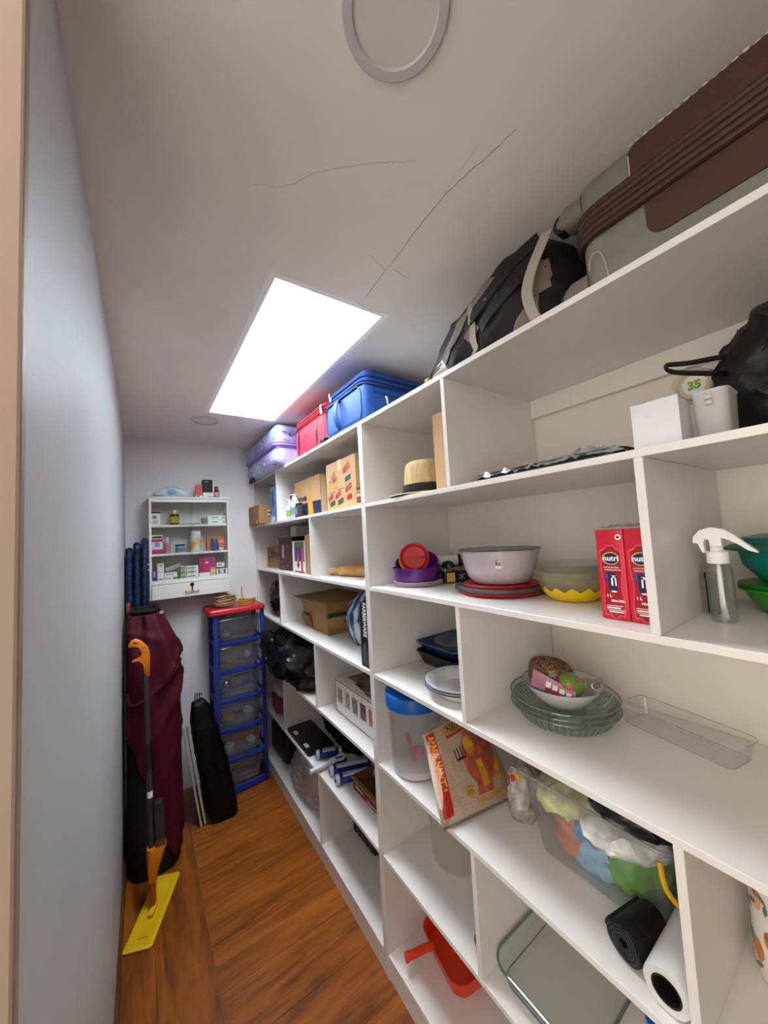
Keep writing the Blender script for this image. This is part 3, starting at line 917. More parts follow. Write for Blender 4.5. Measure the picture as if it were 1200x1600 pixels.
rolling_pin((.915, 1.745, z + .030), (1.07, 1.29, z + .030), .0295, 'thicker wooden rolling pin lying behind the other one')

# plates, purple bowls, red bowl
mat('purple_plastic', '#571572', .3, coat=.2); mat('red_plastic', '#c40816', .38); mat('lime_plastic', '#b9b43a', .4); mat('pink_plate', '#ecd6de', .4); mat('pink_plate2', '#f2e9e8', .4)
cx, cy = .905, 1.098
plates = []
for i in range(3):
    t = thing('melamine_plate', ('lowest', 'middle', 'topmost')[i] + ' of three thin pink-white plates under the purple bowls', 'plate', (cx, cy, z + i * .0055))
    b = bm0(); zz = z + .0004 + i * .0055
    loft(b, [circ(.055, zz, 40, cx, cy), circ(.080, zz + .001, 40, cx, cy), circ(.098, zz + .0045, 40, cx, cy), circ(.098, zz + .0062, 40, cx, cy), circ(.080, zz + .0030, 40, cx, cy), circ(.055, zz + .002, 40, cx, cy)])
    obj('plate', b, 'pink_plate2' if i else 'pink_plate', t)
    b = bm0(); tube(b, circ(.0980, zz + .0035, 40, cx, cy), .0009, 6, closed=True); obj('rim', b, mat('plate_rim', '#8a4a86', .4), t)
def octbowl(name, label, M, m, r=.082, h=.05, n=8, grp=None):
    t = thing(name, label, 'bowl', M.translation)
    b = bm0()
    def oc(rad, zz):
        pts = []
        for i in range(n):
            for k in range(5):
                a = 2 * math.pi * (i + (k / 5)) / n
                rad2 = rad * (1 - .035 * (1 - abs(math.cos(a * n / 2)) ** .5))
                pts.append((rad2 * math.cos(a), rad2 * math.sin(a), zz))
        return pts
    loft(b, [oc(r * .80, .0006), oc(r * .92, .004), oc(r, h - .004), oc(r * 1.03, h - .002), oc(r * 1.03, h), oc(r * .98, h), oc(r * .90, .006), oc(r * .75, .004)], M=M)
    obj('bowl', b, m, t)
    return t
zb = z + .0180
octbowl('purple_bowl', 'lower purple faceted bowl standing level on the plates', Matrix.Translation((cx - .012, cy - .004, zb)), 'purple_plastic', .093, .052)
octbowl('purple_bowl', 'upper purple bowl tilted inside the lower purple bowl', Matrix.Translation((cx + .012, cy + .014, zb + .027)) @ V((-.33, -.30, .88)).to_track_quat('Z', 'Y').to_matrix().to_4x4(), 'purple_plastic', .084, .050)
vd = V((-.63, -.77, .12)).normalized()
Mt = Matrix.Translation((cx - .022, cy - .010, zb + .088)) @ vd.to_track_quat('Z', 'Y').to_matrix().to_4x4() @ Matrix.Rotation(R(-2), 4, 'Z')
t = thing('lime_bowl', 'lime green bowl mostly hidden behind the red bowl', 'bowl', Mt.translation)
b = bm0(); lathe(b, [(.03, -.014), (.044, -.010), (.058, .002), (.0585, .004), (.053, .003), (.040, -.006), (.02, -.009)], 36, Mt @ Matrix.Translation((-.004, -.005, -.003))); obj('bowl', b, 'lime_plastic', t)
t = thing('red_bowl', 'shiny red two-part bowl tilted up on the purple bowls', 'bowl', Mt.translation)
b = bm0(); lathe(b, [(.032, -.004), (.046, .000), (.0565, .009), (.057, .011), (.053, .010), (.044, .004), (.02, .002)], 40, Mt); obj('bowl', b, 'red_plastic', t)
b = bm0(); lathe(b, [(.045, .004), (.046, .011), (.043, .014), (.02, .013), (.002, .013)], 36, Mt); obj('lid_disc', b, 'red_plastic', t)
# a ridge across the lid
b = bm0(); box(b, -.045, .045, -.004, .004, .012, .018, bev=.001, M=Mt @ Matrix.Rotation(R(0), 4, 'Z')); obj('ridge', b, 'red_plastic', t)

# tin box with a bottle on top
t = thing('tin_box', 'dark patterned tin box with yellow and orange squares', 'tin', (1.045, 1.045, z))
Mb = Matrix.Translation((1.045, 1.052, z)) @ Matrix.Rotation(R(-18), 4, 'Z')
b = bm0(); loft(b, [rr(.13, .13, .012, .0006, 4), rr(.13, .13, .012, .046, 4)], M=Mb); obj('body', b, mat('tin_dark', '#1e1a1a', .35, metal=.3), t)
b = bm0(); loft(b, [rr(.134, .134, .014, .046, 4), rr(.134, .134, .014, .056, 4), rr(.122, .122, .012, .0585, 4)], M=Mb); obj('lid', b, mat('tin_lid', '#6b3a33', .35, col2='#8a8378', vscale=50), t)
Fb = Mb @ FX(-.0655, 0, 0)
pr('yellow_square', [rect(-.06, -.025, .004, .04)], mat('tin_yellow', '#cdb04e', .4), t, Fb)
pr('orange_square', [rect(-.025, .01, .004, .04)], mat('tin_orange', '#d07a22', .4), t, Fb)
pr('green_square', [rect(-.016, .001, .012, .032)], mat('tin_olive', '#97852a', .4), t, Fb, h=.0009)
pr('snowflake', [rect(.028 - .001, .028 + .001, .01, .038), [(.016, .016), (.018, .015), (.040, .032), (.038, .033)], [(.016, .032), (.018, .033), (.040, .016), (.038, .015)]], mat('tin_flake', '#a9b0aa', .4), t, Fb, h=.0009)
pr('figure', [[(-.05, .012), (-.035, .008), (-.030, .022), (-.042, .026)], ell(-.040, .030, .005, .004, 10)], 'ink_black', t, Fb, h=.0009)
Fy = Mb @ FY(0, -.0655, 0)
pr('yellow_square', [rect(-.055, -.02, .004, .04)], 'tin_yellow', t, Fy)
pr('snowflake', [rect(.008, .010, .008, .038), [(-.006, .014), (-.004, .012), (.024, .032), (.022, .034)], [(-.006, .032), (-.004, .034), (.024, .014), (.022, .012)], rect(.035, .060, .022, .024), rect(.0465, .0485, .01, .036)], 'tin_flake', t, Fy)
t = thing('shaker_bottle', 'white bottle with black cap lying on top of the patterned tin', 'bottle', (1.05, 1.06, z + .0585))
dv = V((.80, -.60, 0)).normalized()
Ms = Matrix.Translation((1.005, 1.098, z + .0585 + .0235)) @ dv.to_track_quat('Z', 'Y').to_matrix().to_4x4()
b = bm0(); lathe(b, [(.016, 0), (.022, .004), (.023, .02), (.023, .085), (.019, .095)], 28, Ms); obj('body', b, mat('white_gloss', '#cfcac2', .35), t)
b = bm0(); lathe(b, [(.0235, .088), (.0235, .112), (.015, .116), (.015, .122)], 28, Ms); obj('cap', b, 'black_plastic', t)
b = bm0(); lathe(b, [(.012, .121), (.018, .125), (.018, .138), (.010, .142)], 24, Ms); obj('stopper', b, 'white_gloss', t)
t = thing('navy_cap', 'small navy dome-shaped cap in front of the white bottle on the tin', 'cap', (1.0, 1.04, z + .0588))
b = bm0(); lathe(b, [(.028, .0), (.0285, .004), (.027, .012), (.022, .020), (.012, .025), (.002, .027)], 30, Matrix.Translation((1.004, 1.030, z + .0588)) @ Matrix.Diagonal((.8, 1, 1, 1))); obj('dome', b, mat('navy_plastic', '#0f1b2c', .35), t)
b = bm0(); lathe(b, [(.030, .0003), (.030, .004)], 30, Matrix.Translation((1.004, 1.030, z + .0588)) @ Matrix.Diagonal((.8, 1, 1, 1))); obj('rim', b, 'navy_plastic', t)

# red-grey colander and the grey mixing bowl
cx, cy = .945, .735
t = thing('collapsible_colander', 'folded red and dark grey silicone colander under the big mixing bowl', 'colander', (cx, cy, z))
Mc = Matrix.Translation((cx, cy, z))
b = bm0(); lathe(b, [(.112, .0006), (.125, .003), (.129, .009), (.127, .013), (.110, .014)], 64, Mc); obj('base_ring', b, mat('silicone_red', '#a8131f', .45), t)
b = bm0(); lathe(b, [(.118, .013), (.132, .0135), (.1345, .016), (.1345, .024), (.132, .0262), (.118, .026)], 64, Mc); g = obj('grey_rim', b, mat('silicone_grey', '#4d4a4d', .5), t)
for sgn in (-1, 1):
    b = bm0(); loft(b, [rr(.03, .075, .012, .0145, 5), rr(.03, .075, .012, .0245, 5)], M=Matrix.Translation((cx, cy, z)) @ Matrix.Rotation(R(128), 4, 'Z') @ Matrix.Translation((sgn * .128, 0, 0))); obj('handle', b, 'silicone_grey', g)
b = bm0(); lathe(b, [(.10, .026), (.117, .0264), (.119, .030), (.116, .033), (.10, .032)], 64, Mc); obj('top_ring', b, 'silicone_red', t)
t = thing('mixing_bowl', 'big glossy lilac-grey mixing bowl with small sticker and glass lid', 'bowl', (cx, cy, z + .033))
Mm = Matrix.Translation((cx, cy, z + .0332))
b = bm0(); lathe(b, [(.078, .0), (.088, .003), (.100, .02), (.112, .05), (.119, .085), (.1215, .098), (.125, .0995), (.125, .102), (.119, .102), (.115, .085), (.107, .05), (.094, .02), (.08, .006)], 64, Mm); obj('bowl', b, mat('lilac_grey', '#b5adb4', .16, coat=.3), t)
b = bm0(); lathe(b, [(.122, .1015), (.1265, .1018), (.1275, .104), (.122, .1055)], 64, Mm, cap0=False, cap1=False); obj('lid_rim', b, mat('dark_rim', '#5b575a', .3, metal=.6), t)
b = bm0(); lathe(b, [(.122, .103), (.11, .106), (.06, .109), (.012, .110)], 64, Mm); obj('lid', b, clear('lid_glass', '#eeeeea', .3, .06, .08), t)
vx = V((-.79, -.61, 0))
Fs = Matrix.Translation(V((cx, cy, z + .0332 + .068)) + vx * .1165) @ Matrix(((.61, 0, vx.x, 0), (-.79, 0, vx.y, 0), (0, 1, 0, 0), (0, 0, 0, 1))) @ Matrix.Rotation(R(-9), 4, 'X')
stk = pr('sticker', [rect(-.012, .007, -.016, .005)], 'paper_white', t, Fs, h=.001)
text('KC', .012, 'ink_black', stk, Fs @ Matrix.Translation((-.011, -.007, .0012)), bold=.0006)
pr('red_dot', [ell(-.009, .004, .0025, .0025, 10)], 'ink_red', stk, Fs, h=.0022)

# yellow-based glass bowls
cx, cy = .965, .515
My = Matrix.Translation((cx, cy, z))
t = thing('glass_bowl', 'round glass bowl with a yellow zigzag base beside the milk cartons', 'bowl', (cx, cy, z))
prof_o = [(.045, .0008), (.055, .003), (.070, .016), (.084, .04), (.093, .062), (.097, .075)]
prof_i = [(.094, .075), (.090, .062), (.080, .04), (.066, .018), (.05, .006)]
b = bm0(); lathe(b, prof_o + [(.0985, .077), (.0965, .0785)] + prof_i, 56, My); obj('bowl', b, clear('smoky_glass', '#f1efe0', .35, .06, .22, '#dcd7bf'), t)
b = bm0()
n = 56
def zig(i):
    return .006 * (1 if i % 4 == 0 else (-1 if i % 4 == 2 else 0))
secs = [circ(.048, .0004, n), circ(.0565, .0022, n), circ(.0715, .0155, n)]
def prr(zz):
    pts = [(.0715, .0155), (.0852, .0395), (.0942, .0615)]
    for (r0, z0), (r1, z1) in zip(pts, pts[1:]):
        if zz <= z1:
            return r0 + (r1 - r0) * (zz - z0) / (z1 - z0)
    return .0942
top = []
for i in range(n):
    zz = .034 + zig(i); r_ = prr(zz) + .0006; a = 2 * math.pi * i / n
    top.append((r_ * math.cos(a), r_ * math.sin(a), zz))
loft(b, secs + [top], True, False, My); obj('yellow_base', b, mat('yellow_plastic', '#e8c400', .35), t, angle=60)
t = thing('glass_dish', 'shallow clear glass dish resting inside the yellow-based bowl', 'dish', (cx, cy, z + .06))
b = bm0(); lathe(b, [(.04, .045), (.062, .050), (.082, .072), (.0865, .090), (.088, .0915), (.0865, .093), (.083, .090), (.078, .074), (.058, .054), (.03, .050)], 56, Matrix.Translation((cx, cy, z + .006))); obj('dish', b, clear('clear_glass', '#f4f8f6', .8, .04, .05, '#dfe6e3'), t)

# milk cartons
mat('nutri_red', '#cb2036', .3); mat('nutri_pink', '#df4f6d', .35); mat('nutri_dark', '#9c1827', .35); mat('nutri_navy', '#1d2a52', .35); mat('nutri_gold', '#c9b35a', .35); mat('nutri_blue', '#2b5c9e', .35)
def milk(y0, y1, label, x0=.806, dep=.055):
    t = thing('milk_carton', label, 'carton', ((x0 + dep / 2), (y0 + y1) / 2, z), 'red milk cartons')
    wdt = y1 - y0
    b = bm0()
    h = .186
    bmx = bm0(); box(bmx, x0, x0 + dep, y0 + .0006, y1 - .0006, z + .0006, z + h, bev=.002, seg=2)
    body = obj('body', bmx, 'nutri_red', t)
    F = FX(x0, y1, z)
    u = wdt
    oct_ = [(u * .16, .008), (u * .36, .008), (u * .44, .002), (u * .56, .002), (u * .64, .008), (u * .84, .008), (u * .88, .03), (u * .80, .07), (u * .88, .10), (u * .88, .142), (u * .68, .148), (u * .62, .154), (u * .38, .154), (u * .32, .148), (u * .12, .142), (u * .12, .105), (u * .20, .07), (u * .12, .03)]
    pr('pink_frame', [oct_], 'nutri_pink', body, F, h=.0004)
    c = (u * .5, .078)
    pr('dark_panel', [[(c[0] + (x - c[0]) * .9, c[1] + (y_ - c[1]) * .965) for x, y_ in oct_]], 'nutri_dark', body, F, h=.0007)
    pr('gold_oval', [ell(u * .5, .126, u * .30, .0135)], 'nutri_gold', body, F, h=.0010)
    pr('blue_oval', [ell(u * .51, .126, u * .26, .0112)], 'nutri_navy', body, F, h=.0013)
    text('nutri', .0155, 'ink_white', body, F @ Matrix.Translation((u * .51, .1215, .0008)), align='CENTER', bold=.0004, sx=.95 * u / .052)
    text('LECHE ENTERA', .0042, 'ink_white', body, F @ Matrix.Translation((u * .5, .106, .0004)), align='CENTER')
    text('SEMIDESCREMADA', .0038, 'ink_white', body, F @ Matrix.Translation((u * .55, .101, .0004)), align='CENTER')
    pr('dark_glass', [[(u * .38, .06), (u * .62, .06), (u * .68, .068), (u * .68, .088), (u * .58, .097), (u * .36, .097), (u * .26, .091), (u * .36, .086), (u * .36, .068)]], 'nutri_navy', body, F, h=.0010)
    pr('white_letter', [rect(u * .46, u * .52, .070, .09), rect(u * .46, u * .64, .086, .091), rect(u * .59, u * .64, .07, .09), rect(u * .44, u * .62, .0565, .0595)], 'ink_white', body, F, h=.0013)
    pr('blue_drop', [[(u * .24, .086), (u * .36, .084), (u * .34, .096)]], 'nutri_blue', body, F, h=.0012)
    text('1 L', .008, 'ink_white', body, F @ Matrix.Translation((u * .25, .046, .0004)), bold=.0003)
    text('VIDA ÚTIL', .0055, 'ink_white', body, F @ Matrix.Translation((u * .40, .037, .0004)), bold=.0002)
    pr('small_print', [rect(u * .22, u * .78, .028, .0292), rect(u * .22, u * .70, .023, .0255), rect(u * .22, u * .82, .0195, .0207), rect(u * .3, u * .80, .015, .0172)], 'ink_white', body, F, h=.0010)
    pr('round_mark', [ell(u * .82, .170, u * .10, .006)], 'ink_white', body, F, h=.0006)
    pr('round_mark_core', [ell(u * .82, .170, u * .05, .003)], 'nutri_navy', body, F, h=.0009)
    pr('side_mark', [[(.012, .10), (.02, .098), (.022, .085), (.012, .08)]], 'ink_white', body, FY(x0 - .008, y0, z), h=.0004)
    return t
milk(.3200, .3740, 'left red milk carton with blue oval logo, fully in view')
milk(.2660, .3198, 'right red milk carton half hidden behind the divider')
t = thing('shrink_film', 'crumpled clear shrink film on top of the red milk cartons', 'film', (.833, .32, z + .189))
b = bm0()
n = 16
g = [[b.verts.new((.805 + .06 * i / n, .268 + .1 * j / n, z + .1895 + .022 * abs(noise.noise(V((i * .4, j * .35, 2)))) * (1 - abs(j / n - .35)) + .004 * noise.noise(V((i, j, 3))))) for j in range(n + 1)] for i in range(n + 1)]
for i in range(n):
    for j in range(n):
        b.faces.new((g[i][j], g[i + 1][j], g[i + 1][j + 1], g[i][j + 1]))
obj('film', b, clear('film2', '#f6f6f7', .8, .12, .3), t, angle=20)

# clear spray bottle
t = thing('spray_bottle', 'clear plastic spray bottle with white trigger head', 'spray bottle', (.915, .204, z))
Mb = Matrix.Translation((.915, .204, z))
b = bm0(); lathe(b, [(.017, .0006), (.0195, .003), (.0198, .02), (.0198, .09), (.0185, .102), (.012, .112), (.010, .116), (.010, .118), (.0185, .1015), (.0187, .02), (.016, .004)], 32, Mb, cap0=True, cap1=False); obj('body', b, clear('pet', '#f5f8f7', .8, .05, .03), t)
b = bm0(); lathe(b, [(.0155, .111), (.0165, .112), (.0165, .133), (.0155, .134), (.010, .135), (.0095, .150)], 28, Mb); obj('collar', b, 'white_plastic', t)
b = bm0()
head = [(-.030, .152), (-.028, .164), (-.018, .176), (-.002, .181), (.016, .177), (.030, .166), (.044, .150), (.058, .136), (.0585, .133), (.046, .138), (.034, .149), (.020, .158), (.012, .160), (.012, .146), (-.004, .146), (-.006, .158), (-.012, .158), (-.014, .150), (-.013, .132), (-.017, .134), (-.022, .150)]
prism(b, head, .014, Matrix.Translation((.908, .204, z)) @ FX(0, 0, 0)); obj('trigger_head', b, 'white_plastic', t)
b = bm0(); tube(b, spline([(.915, .204, z + .11), (.914, .203, z + .06), (.912, .198, z + .006)], 5), .0022, 8); obj('dip_tube', b, 'milky_plastic', t)

# teal and green food boxes
t = thing('green_container', 'bright green oval food container with lid under the teal one', 'food container', (1.06, .10, z))
Mg = Matrix.Translation((1.075, .105, z)) @ Matrix.Diagonal((1, 1.12, 1, 1))
mat('green_plastic', '#2f8a1f', .3); mat('green_dark', '#0f6a1c', .3); mat('teal_plastic', '#0b6f63', .3); mat('teal_dark', '#075a50', .3)
b = bm0(); lathe(b, [(.055, .0006), (.065, .003), (.082, .03), (.087, .044)], 48, Mg); obj('bowl', b, 'green_plastic', t)
b = bm0(); lathe(b, [(.088, .044), (.094, .045), (.095, .050), (.090, .0515)], 48, Mg); obj('rim', b, 'green_plastic', t)
b = bm0(); lathe(b, [(.092, .0517), (.095, .054), (.093, .060), (.08, .0615)], 48, Mg); obj('lid', b, 'green_dark', t)
t = thing('teal_container', 'teal lidded food container stacked on the green one', 'food container', (1.06, .10, z + .0617))
Mg = Matrix.Translation((1.075, .105, z + .0617)) @ Matrix.Diagonal((1, 1.12, 1, 1))
b = bm0(); lathe(b, [(.05, .0), (.062, .003), (.084, .035), (.090, .066)], 48, Mg); obj('bowl', b, 'teal_plastic', t)
b = bm0(); lathe(b, [(.094, .064), (.108, .067), (.109, .071), (.10, .076), (.088, .080), (.084, .092), (.06, .098), (.02, .100)], 48, Mg); lid = obj('lid', b, 'teal_dark', t)
b = bm0(); box(b, 1.01, 1.035, .085, .125, z + .0617 + .0965, z + .0617 + .101, bev=.002); obj('clip', b, 'milky_plastic', lid)
t = thing('dark_pouch', 'thin dark blue packet standing behind the spray bottle', 'packet', (1.0, .205, z))
b = bm0(); box(b, .968, .986, .2225, .2405, z + .0006, z + .082, bev=.004); obj('packet', b, 'navy_plastic', t)
b = bm0(); box(b, .9672, .9868, .2222, .2408, z + .076, z + .086, bev=.001); obj('seal', b, 'black_plastic', t)
# ---------------------------------------------------------------- fourth shelf
z = ZS[4] + .0006
t = thing('black_rubbish_bag', 'black plastic rubbish bag in the far bay of fourth shelf', 'bag', (.95, 2.64, z))
b = bm0(); blob(b, (.955, 2.60, z), (.35, .42, .285), p=2.6, sub=5, amp=.025, freq=7, seed=11, crease=.014, cf=11); obj('body', b, 'bin_bag', t)
b = bm0(); blob(b, (.80, 2.40, z), (.06, .06, .02), p=2.2, sub=3, amp=.008, freq=30, seed=3); obj('loose_end', b, 'bin_bag', t)

# open cardboard box
t = thing('cardboard_box', 'slumped brown cardboard box with open flaps and green tape', 'box', (.98, 2.0, z))
b = bm0()
loft(b, [[(.842, 1.825, z + .0006), (1.13, 1.825, z + .0006), (1.13, 2.165, z + .0006), (.85, 2.165, z + .0006)],
         [(.838, 1.822, z + .08), (1.13, 1.82, z + .08), (1.13, 2.18, z + .08), (.845, 2.175, z + .08)],
         [(.848, 1.845, z + .165), (1.13, 1.84, z + .165), (1.13, 2.20, z + .165), (.842, 2.20, z + .165)]]); obj('body', b, 'cardboard', t, smooth=False)
b = bm0(); loft(b, [[(.83, 2.02, z + .168), (1.14, 2.02, z + .176), (1.14, 2.26, z + .180), (.81, 2.27, z + .172)], [(.83, 2.02, z + .171), (1.14, 2.02, z + .179), (1.14, 2.26, z + .183), (.81, 2.27, z + .175)]]); obj('flap', b, 'cardboard', t, smooth=False)
b = bm0(); loft(b, [[(.84, 1.84, z + .167), (1.14, 1.83, z + .167), (1.14, 2.03, z + .181), (.83, 2.03, z + .173)], [(.84, 1.84, z + .170), (1.14, 1.83, z + .170), (1.14, 2.03, z + .184), (.83, 2.03, z + .176)]]); obj('flap', b, 'cardboard', t, smooth=False)
b = bm0(); loft(b, [[(.84, 2.04, z + .006), (.85, 2.16, z + .006), (.84, 2.17, z + .09), (.836, 2.05, z + .08)], [(.82, 2.06, z + .055), (.83, 2.17, z + .05), (.825, 2.175, z + .06), (.822, 2.065, z + .066)]]); obj('torn_flap', b, 'cardboard_dark', t, smooth=False)
pr('tape', [rect(.0, .20, .095, .118)], mat('green_tape', '#2c4a3c', .4), t, FY(.838, 1.8225, z), h=.0012)
pr('tape', [rect(.0, .10, .05, .09), rect(.02, .12, .03, .05)], 'tape_clear', t, FY(.838, 1.8215, z), h=.0012)
pr('tape', [rect(.0, .03, .095, .118)], 'green_tape', t, FX(.8385, 1.83, z), h=.001)

# striped bag
def stripes(name, c1, c2, c3, sc):
    m = bpy.data.materials.new(name); m.use_nodes = True
    N, L = m.node_tree.nodes, m.node_tree.links
    b = N['Principled BSDF']; b.inputs['Roughness'].default_value = .35
    tc = N.new('ShaderNodeTexCoord'); wv = N.new('ShaderNodeTexWave'); wv.bands_direction = 'Y'
    wv.inputs['Scale'].default_value = sc; wv.inputs['Distortion'].default_value = 3.0; wv.inputs['Detail'].default_value = 1; wv.inputs['Detail Scale'].default_value = .6
    L.new(tc.outputs['Object'], wv.inputs[0])
    rp = N.new('ShaderNodeValToRGB'); rp.color_ramp.interpolation = 'CONSTANT'; e = rp.color_ramp.elements
    e[0].position = 0; e[0].color = lin(c1); e[1].position = .42; e[1].color = lin(c2); k = e.new(.8); k.color = lin(c3)
    L.new(wv.outputs[0], rp.inputs[0]); L.new(rp.outputs[0], b.inputs['Base Color'])
    MATS[name] = m
stripes('blue_white_stripe', '#1b3f80', '#aebccb', '#c6d0d8', 4.6)
t = thing('striped_bag', 'blue and white striped plastic bag, stuffed full, on fourth shelf', 'bag', (.98, 1.56, z))
def sshape(q):
    k = q.z / .29
    q.x += .05 * k
    q.y -= .10 * k * k
    q.y *= 1 - .25 * max(0, k - .55)
    return q
b = bm0(); blob(b, (.965, 1.575, z), (.26, .35, .31), p=2.3, sub=5, amp=.02, freq=7, seed=21, crease=.012, cf=8, shape=sshape); obj('body', b, 'blue_white_stripe', t)
b = bm0(); blob(b, (1.0, 1.44, z + .27), (.05, .06, .05), p=2, sub=3, amp=.012, freq=30, seed=2, flat=False); obj('knot', b, 'blue_white_stripe', t)

t = carton('appliance_box', 'slim black appliance box with white FARBERWARE lettering down its edge', 'box', .752, 1.02, 1.2385, 1.312, z, 1.366, mat('black_card', '#141416', .4), None)
F = FX(.752, 1.3125, z)
text('FARBERWARE', .036, 'ink_white', t, FX(.752, 1.287, z + .262) @ Matrix.Rotation(R(-90), 4, 'Z'), bold=.0008, sx=.62)
pr('small_print', [rect(.012, .016, .01, .07), rect(.02, .024, .02, .09), rect(.03, .036, .01, .10), rect(.045, .05, .015, .07), rect(.057, .060, .01, .08)], 'ink_grey', t, F)
pr('edge_wear', [rect(.0, .002, .0, .263), rect(.0, .073, .2605, .263)], 'ink_grey', t, F, h=.0008)

# trays with a glass dish
def tray(name, label, cx, cy, z0, w_, d, h, m, flare=.02, r=.03, rot=0, rim=.006, th=.003):
    t = thing(name, label, 'tray', (cx, cy, z0))
    M = Matrix.Translation((cx, cy, z0)) @ Matrix.Rotation(R(rot), 4, 'Z')
    b = bm0()
    loft(b, [rr(w_ - flare * 2 - .01, d - flare * 2 - .01, r * .8, .0006), rr(w_ - flare * 2, d - flare * 2, r, .004), rr(w_ - rim * 2, d - rim * 2, r, h - .004), rr(w_, d, r + .004, h - .003), rr(w_, d, r + .004, h),
             rr(w_ - rim * 2 - th, d - rim * 2 - th, r, h), rr(w_ - flare * 2 - th, d - flare * 2 - th, r, th + .003), rr(w_ - flare * 2 - .02, d - flare * 2 - .02, r * .7, th)], M=M)
    obj('tray', b, m, t)
    return t
tray('black_tray', 'black baking tray under the blue tray on fourth shelf', 1.060, 1.073, z, .25, .25, .052, mat('enamel_black', '#131214', .35))
tray('blue_tray', 'dark blue deep tray stacked on the black tray', 1.058, 1.073, z + .0528, .246, .246, .036, mat('enamel_blue', '#17366a', .25, coat=.3), flare=.024)
def fluted_dish(name, label, cx, cy, z0, r, h, m, n=72, flutes=36, cat='dish', ears=True):
    t = thing(name, label, cat, (cx, cy, z0))
    M = Matrix.Translation((cx, cy, z0))
    wb = lambda a: 1 + .030 * abs(math.cos(flutes * a / 2))
    b = bm0()
    N = flutes * 4
    secs = [circ(r * .70, .0006, N), circ(r * .76, .002, N), circ(r * .86, h * .4, N, wob=wb), circ(r * .94, h * .85, N, wob=wb), circ(r, h * .93, N), circ(r * 1.02, h * .97, N), circ(r * .99, h, N), circ(r * .92, h * .85, N, wob=wb), circ(r * .83, h * .4, N, wob=wb), circ(r * .73, .005, N)]
    loft(b, secs, M=M)
    d = obj('dish', b, m, t)
    b = bm0(); tube(b, [M @ V(p) for p in circ(r * 1.005, h * .965, 72)], .0022, 6, closed=True); obj('rim', b, 'glass_edge', d)
    b = bm0()
    for k in range(flutes):
        a = 2 * math.pi * (k + .5) / flutes
        p_ = [(r * .77, .003), (r * .875, h * .4), (r * .955, h * .86)]
        tube(b, [M @ V((q[0] * math.cos(a), q[0] * math.sin(a), q[1])) for q in p_], .0011, 5)
    obj('ribs', b, 'glass_edge', d)
    if ears:
        for a in (R(35), R(215)):
            b = bm0(); loft(b, [rr(.028, .05, .01, h * .93, 4), rr(.028, .05, .01, h, 4)], M=M @ Matrix.Rotation(a, 4, 'Z') @ Matrix.Translation((r * 1.02 + .009, 0, 0))); obj('ear', b, m, d)
    return t
clear('glass_tint', '#f8fbfa', .4, .05, .03, '#e3ebe8'); clear('glass_edge', '#b4c6c0', 1.2, .05, .30, '#a5bab3')
fluted_dish('small_glass_dish', 'fluted clear glass dish sitting in the dark blue tray', 1.055, 1.06, z + .068, .088, .028, 'glass_tint', flutes=28, ears=False)

# plates
mat('china', '#d9dad8', .22, coat=.3); mat('china_blue', '#3c5fa8', .3)
for i in range(3):
    zz = z + .0005 + i * .0075
    t = thing('soup_plate', ('lowest', 'middle', 'topmost')[i] + ' of the stacked white soup plates with blue rim', 'plate', (.865, .870, zz), 'stacked soup plates')
    M = Matrix.Translation((.866, .870, zz))
    b = bm0(); lathe(b, [(.055, .0), (.068, .001), (.082, .022), (.110, .030), (.114, .032), (.1145, .0335), (.110, .033), (.084, .026), (.068, .005), (.03, .004)], 64, M); o = obj('plate', b, 'china', t)
    b = bm0(); lathe(b, [(.1125, .0335), (.1145, .0339), (.1147, .0335)], 64, M, cap0=False, cap1=False); obj('blue_rim', b, 'china_blue', o)
    if i == 2:
        for k in range(14):
            a = 2 * math.pi * k / 14
            q = M @ V((.098 * math.cos(a), .098 * math.sin(a), .0300))
            b = bm0(); tbm = bmesh.new(); bmesh.ops.create_icosphere(tbm, subdivisions=1, radius=1)
            for v in tbm.verts:
                v.co = V((v.co.x * .0045, v.co.y * .0032, v.co.z * .0006))
            join(b, tbm, Matrix.Translation(q) @ Matrix.Rotation(a + .7, 4, 'Z') @ Matrix.Rotation(R(-15), 4, 'Y')); obj('blue_motif', b, 'china_blue', o)

# glass pie dishes with white bowl
cx, cy = .975, .577
for i in range(3):
    fluted_dish('pie_dish', ('lowest', 'middle', 'topmost')[i] + ' of three stacked fluted glass pie dishes', cx, cy, z + .0004 + i * .015, .137 - .003 * (i == 1), .042 - .004 * (i > 0), 'glass_tint', flutes=44)
zb = z + .0405
t = thing('white_bowl', 'white china bowl with thin blue rim standing in the glass pie dishes', 'bowl', (cx + .005, cy, zb))
M = Matrix.Translation((cx + .002, cy + .002, zb))
b = bm0(); lathe(b, [(.045, .0), (.056, .002), (.074, .02), (.094, .044), (.1035, .055), (.1045, .0565), (.102, .0565), (.092, .046), (.070, .022), (.05, .006)], 64, M); bw = obj('bowl', b, mat('china_white', '#dad8d2', .22, coat=.2), t)
b = bm0(); tube(b, [M @ V(p) for p in circ(.1032, .0567, 64)], .0009, 6, closed=True); obj('blue_rim', b, 'china_blue', bw)
